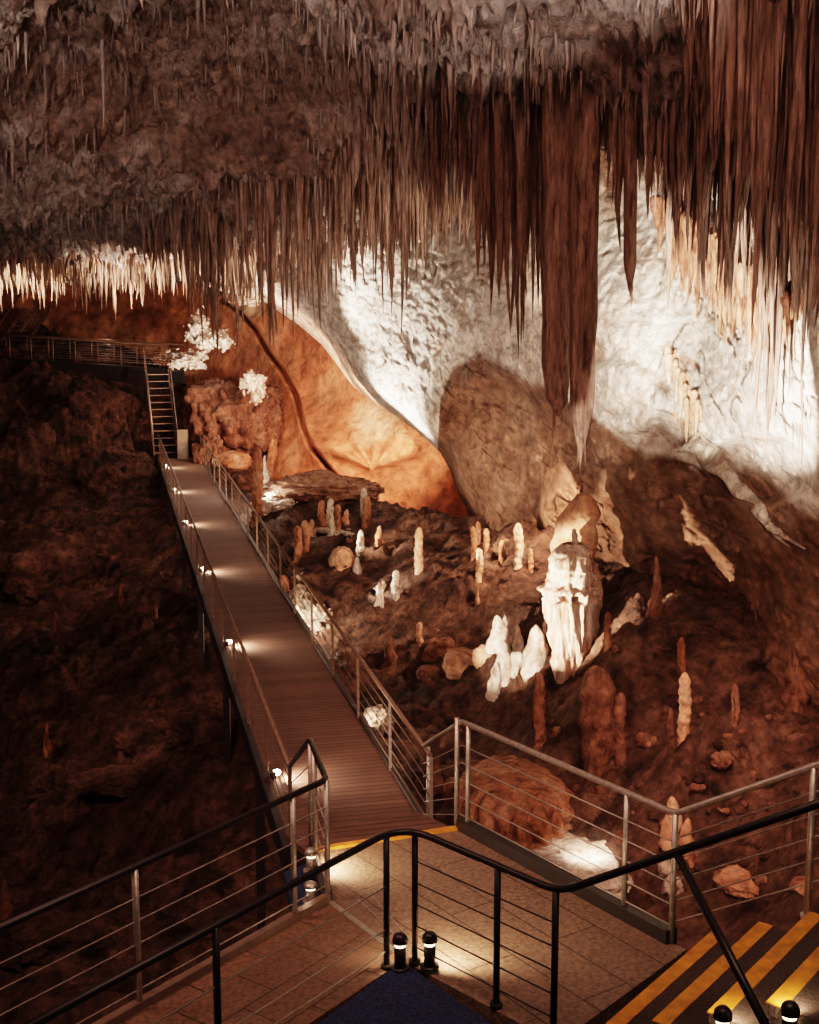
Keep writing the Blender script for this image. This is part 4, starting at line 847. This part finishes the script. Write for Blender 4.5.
wires(pf, [(Vector((br_.x, br_.y, 0)), v3(cC0, PZ0))], HT)
# dark / silver railing on the left: footbridge -> corner A0 -> A1 -> leftwards
m = MB(); m.tube(smooth_path([Vector((bl.x, bl.y, 1.05)), v3(cA0, RT), v3(cA1, RT), v3(cA2, RT)], .1), .027, 12); o = chb(m, 'handrail', 'black', pf); o['label'] = 'dark painted handrail'
for p in (cA0 + Vector((0, .02)), cA0 + Vector((.06, -.32)), cA1 + Vector((0, 0))): post(pf, p, PZ0 - .12, RT, 'steel')
for k_ in (.42, 2.08, 3.75): post(pf, cA1 + dL * k_, PZ0 - .12, RT, 'steel')
wires(pf, [(v3(cA1, PZ0), v3(cA2, PZ0))], HT)
wires(pf, [(v3(cA0, PZ0), v3(cA1, PZ0)), (Vector((bl.x, bl.y, 0)), v3(cA0, PZ0))], HT)
q = Vector((bl.x, bl.y, 0)); m = MB(); m.tube([q - Vector((0, 0, .1)), q + Vector((0, 0, 1.05))], .024, 10); chb(m, 'post', 'steel', pf)

# yellow edged steps climbing to the right
rs = empty('platform_steps', (cB3.x, cB3.y, PZ0)); tag(rs, 'dark steps with yellow painted edges climbing right from the platform', 'steps')
tr, ri = .37, .19; W0 = cB3 + Vector((.0, .0)); wv = (cC1 - cB3); 
for i in range(8):
    a = v3(cB3 + dS * (tr * i + .34), 0) ; b = a + Vector((wv.x, wv.y, 0)); zt = PZ0 + ri * (i + 1); e = Vector((dS.x, dS.y, 0))
    m = MB(); m.prism([(a.x, a.y), (b.x, b.y), (b.x + e.x * tr, b.y + e.y * tr), (a.x + e.x * tr, a.y + e.y * tr)], zt - ri, zt); chb(m, 'tread', 'tread', rs)
    m = MB(); aa = a + e * .042 + Vector((0, 0, zt + .001)); bb_ = b + e * .042 + Vector((0, 0, zt + .001)); m.bar(aa, bb_, .11, .012); o = chb(m, 'nosing', 'yellow', rs); o['label'] = 'yellow painted step edge'
for k_ in (1.05, 2.2, 3.1): 
    q = cC1 + dS * k_; post(rs, q, PZ0 + slope * k_ - .1, RT + slope * k_)
wires(rs, [(v3(cC1, PZ0 + .03), v3(cC1 + dS * up_len, PZ0 + .03 + slope * up_len))], HT)

# near landing with navy carpet and black railing
nl = empty('near_landing', (cB1.x, cB1.y - .2, PZ0)); tag(nl, 'navy carpeted landing with a black wire railing nearest the viewer', 'landing')
c3 = cB3 + Vector((0, -.05)); m = MB(); m.prism([(cB1.x, cB1.y - .12), (cB2.x + .25, cB2.y - .1), (cB2.x + 1.2, 3.9), (c3.x, 5.8), (c3.x - .12, c3.y - .25)], PZ0 - .1, PZ0 + .03); chb(m, 'carpet', 'carpet', nl)
Bpts = [v3(cB2, RT), v3(cB1 + Vector((-.12, -.14)), RT), v3(cB1 + Vector((.1, -.1)), RT), v3(cB3, RT), v3(cB3 + dS * 2.9, RT + slope * 2.9 * 1.03)]
m = MB(); m.tube(smooth_path(Bpts, .16), .027, 12); chb(m, 'handrail', 'black', nl)
dB = (cB3 - cB1).normalized()
for p in (cB1 + Vector((-.12, -.16)), cB1 + Vector((.09, -.1)), cB1 + dB * .97, cB3 - dB * .03): post(nl, p, PZ0, RT, 'black', .024)
for k_ in (1.98, 3.7): post(nl, cB1 + dL * k_, PZ0, RT, 'black', .024)
wires(nl, [(v3(cB1 + Vector((.09, -.1)), PZ0), v3(cB3, PZ0))], HT, 'black', .006)
wires(nl, [(v3(cB1 + Vector((-.1, -.14)), PZ0), v3(cB2, PZ0))], [.14, .31, .65], 'wire', .006)
a = cB3 + dS * .83; A3 = v3(a, RT + slope * .83 * 1.03 - .01); B3 = PY(765, 1024, 6.6); e = B3 + (B3 - A3) * .3
m = MB(); m.tube([A3, e], .027, 12); o = chb(m, 'stair_handrail', 'black', nl)
m = MB(); m.tube([e, Vector((e.x, e.y, PZ0))], .024, 10); chb(m, 'post', 'black', nl)
for k_ in (1.8, 2.8):
    q = cB3 + dS * k_; m = MB(); m.tube([v3(q, PZ0 + .5), v3(q, RT + slope * k_ * 1.03)], .022, 10)
    if k_ > 2: chb(m, 'post', 'black', nl)
    else: m.bm.free()

# bollard lamps
def bollard(p, z, label, facing, mat='black', h=.26, r=.055, power=20, vis=True):
    root = empty('bollard_lamp', (p.x, p.y, z)); tag(root, label, 'lamp'); c = Vector((p.x, p.y, z))
    m = MB(); m.tube([c, c + Vector((0, 0, .015)), c + Vector((0, 0, .015))], [r * 1.3, r * 1.3, r * .9], 20); m.tube([c, c + Vector((0, 0, h * .68))], r * .8, 20); chb(m, 'base', mat, root)
    m = MB(); m.tube([c + Vector((0, 0, h * .68)), c + Vector((0, 0, h * .78))], r * .72, 20); chb(m, 'lens', 'lampdim', root)
    m = MB(); k = [(0, 1.05), (.1, 1.05), (.2, .9), (.27, .6), (.3, .1)]; m.tube([c + Vector((0, 0, h * (.78 + a))) for a, b in k], [r * b for a, b in k], 20); chb(m, 'cap', mat, root)
    f = Vector((facing[0], facing[1], 0)).normalized(); power *= 3.4
    l = bpy.data.lights.new('lamp_glow', 'SPOT'); l.energy = power; l.color = (1, .64, .40); l.spot_size = 2.6; l.spot_blend = .8; l.shadow_soft_size = .03
    lo = bpy.data.objects.new('lamp_glow', l); COL.objects.link(lo); lo.location = c + f * (r + .05) + Vector((0, 0, h * .8)); lo.rotation_euler = (f + Vector((0, 0, -.9))).to_track_quat('-Z', 'Y').to_euler()
bollard(Vector((-.07, 9.0)), PZ0 + .03, 'small dark bollard lamp at the inner corner, left of the near pair', (-.7, .6), power=9)
bollard(Vector((.15, 9.02)), PZ0 + .03, 'small dark bollard lamp at the inner corner, right of the near pair', (.6, .8), power=20)
bollard(Vector((-.86, 10.75)), PZ0, 'steel bollard lamp by the outer railing corner beside the yellow line', (1, .35), 'steel', h=.2, power=22)
bollard(Vector((-.83, 10.30)), PZ0 - .06, 'steel bollard lamp on the navy ledge outside the railing', (-.3, -1), 'steel', h=.16, power=1.2)
q = PZ(722, 1034, PZ0 + .55); bollard(q, q.z - .1, 'black bollard lamp beside the yellow edged steps, left of the bottom right pair', (.6, .8), power=4)
q = PZ(789, 1030, PZ0 + .7); bollard(q, q.z - .1, 'black bollard lamp beside the yellow edged steps, right of the bottom right pair', (.3, .9), power=6)

# ------------------------------------------------------------------ lights
def spot(loc, tgt, power, col, size=1.2, blend=.5, soft=.15):
    l = bpy.data.lights.new('spot', 'SPOT'); l.energy = power; l.color = col; l.spot_size = size; l.spot_blend = blend; l.shadow_soft_size = soft
    o = bpy.data.objects.new('spot_light', l); COL.objects.link(o); o.location = loc; o.rotation_euler = (Vector(tgt) - Vector(loc)).to_track_quat('-Z', 'Y').to_euler(); return o
def pt(loc, power, col, soft=.2):
    l = bpy.data.lights.new('point', 'POINT'); l.energy = power; l.color = col; l.shadow_soft_size = soft
    o = bpy.data.objects.new('point_light', l); COL.objects.link(o); o.location = loc; return o
def area(loc, tgt, power, col, size):
    l = bpy.data.lights.new('area', 'AREA'); l.energy = power; l.color = col; l.size = size
    o = bpy.data.objects.new('area_light', l); COL.objects.link(o); o.location = loc; o.rotation_euler = (Vector(tgt) - Vector(loc)).to_track_quat('-Z', 'Y').to_euler(); return o
WARM = (1, .55, .36); AMB = (1, .45, .24); NEU = (1, .80, .66)
for c in LD: 
    spot(c + BN * .12 + Vector((0, 0, .08)), c + BN * 1.2 + Vector((0, 0, -.2)), 300, (1, .66, .44), 2.7, .9, .03)
# white overhang, left part
spot(PY(345, 470, 44), PY(400, 350, 44), 8000, NEU, 1.7, .6)
spot(PY(300, 345, 48), PY(330, 270, 46), 3500, NEU, 2.2, .8)
# right white wall
spot((3.0, 16.5, 3.0), PY(730, 345, 22), 22000, NEU, .80, .35, .06)
spot((3.2, 20.5, 4.4), PY(505, 300, 36), 7000, (1, .76, .60), .8, .5, .06)
spot((5.2, 15.0, 5.2), PY(800, 300, 19), 900, NEU, .85, .6, .06)
spot(PY(610, 330, 25), PY(600, 270, 30), 900, NEU, 2.4, .8, .06)
spot(PY(470, 330, 33), PY(500, 230, 33), 900, (1, .72, .5), 2.2, .8, .06)
# orange alcove
spot(PY(385, 470, 51), PY(370, 420, 56), 2600, (1, .52, .34), 2.3, .8)
spot(PY(300, 400, 51), PY(290, 350, 62), 2500, (1, .46, .29), 2.6, .8)
spot(PY(350, 400, 49), PY(370, 410, 56), 700, (1, .42, .26), 2.6, .8)
pt(PY(110, 338, 64), 80, (1, .6, .4))
# crystal clusters
spot(PY(215, 385, 56), PY(205, 335, 59), 1500, NEU, 1.6, .7)
pt(PY(246, 384, 54.6), 110, NEU); pt(PY(250, 310, 54.5), 420, NEU)
# bright fringe far left
spot(PY(30, 350, 50), PY(30, 262, 51.5), 6000, (1, .72, .56), 1.7, .7)
spot(PY(140, 350, 46), PY(145, 262, 46.5), 5500, (1, .72, .56), 1.7, .7)
spot(PY(205, 350, 46), PY(210, 262, 46.5), 4500, (1, .72, .56), 1.5, .7)
spot(PY(-80, 350, 50), PY(-80, 262, 51), 3500, (1, .72, .56), 1.5, .7)
# rubble near the bridge
pt(on(262, 515, .9), 420, NEU); pt(on(305, 640, .7), 300, (1, .72, .52)); pt(on(362, 735, .45), 90, (1, .62, .42)); 
spot(on(318, 560, .8), PY(352, 524, 38), 1300, (1, .66, .46), 1.6, .7, .04)
spot(on(345, 625, .8), on(400, 580, .4), 600, NEU, 1.5, .7, .04)
spot(on(450, 590, .9), on(500, 560, .6), 900, (1, .62, .4), 1.5, .7, .04)
spot(on(640, 755, .8), on(690, 735, .9), 260, (1, .62, .42), 1.2, .7, .04)
# spot light on the big stalagmite
spot(Vector((bb.x - 2.7, bb.y - 1.9, bb.z + .8)), (bb.x - .42, bb.y, bb.z + 1.15), 7000, (1, .66, .46), .80, .3, .04)
spot(Vector((bb.x - 3.4, bb.y - 2.6, bb.z + .9)), on(518, 655, .3), 5000, (1, .68, .5), .5, .5, .04)
# slope lights
spot(PY(560, 470, 30), PY(470, 580, 34), 3000, WARM, 2.0, .8, .05)
spot((3.6, 16.5, 5.0), on(720, 745), 1700, (1, .48, .35), .85, .8, .08)
spot((4.5, 14, 4.5), PY(600, 760, 22), 1100, (1, .48, .34), 1.7, .8, .08)
spot((5.5, 31, 7.0), PY(520, 610, 29), 1400, (1, .50, .34), 1.5, .8, .1)
spot(on(590, 900, 1.1), on(590, 866, .1), 300, (1, .70, .54), 1.5, .8)
spot(Vector((3.2, 12.6, 1.8)), on(540, 810), 420, (1, .56, .40), 1.8, .8)
# roof: one beam on the near left, one on the pale lip; the hollow between them stays dark
spot((-7.5, 9, 5), PY(0, 10, 22), 8000, (.98, .82, .75), .82, .3, .1)
spot((2.6, 6, 5.5), (.9, 15.5, 10.9), 8000, (1, .80, .70), .50, .3, .1)
# fills
spot((5.0, 15, 3.8), PY(755, 500, 21), 1100, NEU, .32, .5, .04)
spot((1.0, 18.5, 2.6), PY(586, 430, 20.9), 1500, (1, .80, .66), .30, .7, .04)
spot((-6.5, 22, 3.5), on(140, 745), 1100, (1, .54, .40), .9, .9, .3)
spot((-8, 28, 5), on(40, 580), 2200, (1, .54, .40), .6, .9, .3)
area((-3, 30, 2.5), (-2, 33, 12), 200, (1, .46, .33), 6)
area((3, 12, 4.5), (3, 24, 8), 70, (1, .56, .44), 3)
area((1, 6, 10.5), (2, 24, -1), 330, (1, .54, .42), 3)
area((-5, 9, 9), (-9, 34, -3), 800, (1, .50, .38), 3)
spot((-9, 34, 4.5), (-13, 50, -1), 1100, (1, .50, .37), 1.7, .9, 1.0)
area((2.5, 5.5, 9.0), (1.5, 10, 2), 30, (1, .70, .5), 1.0)

w = bpy.data.worlds.new('world'); SC.world = w; w.use_nodes = True
w.node_tree.nodes['Background'].inputs[0].default_value = (.9, .45, .35, 1); w.node_tree.nodes['Background'].inputs[1].default_value = .004
SC.view_settings.view_transform = 'Filmic'; SC.view_settings.look = 'Medium High Contrast'; SC.view_settings.exposure = 0.0
SC.cycles.use_denoising = True
SC.cycles.max_bounces = 5; SC.cycles.diffuse_bounces = 3; SC.cycles.glossy_bounces = 2
SC.cycles.sample_clamp_indirect = 4
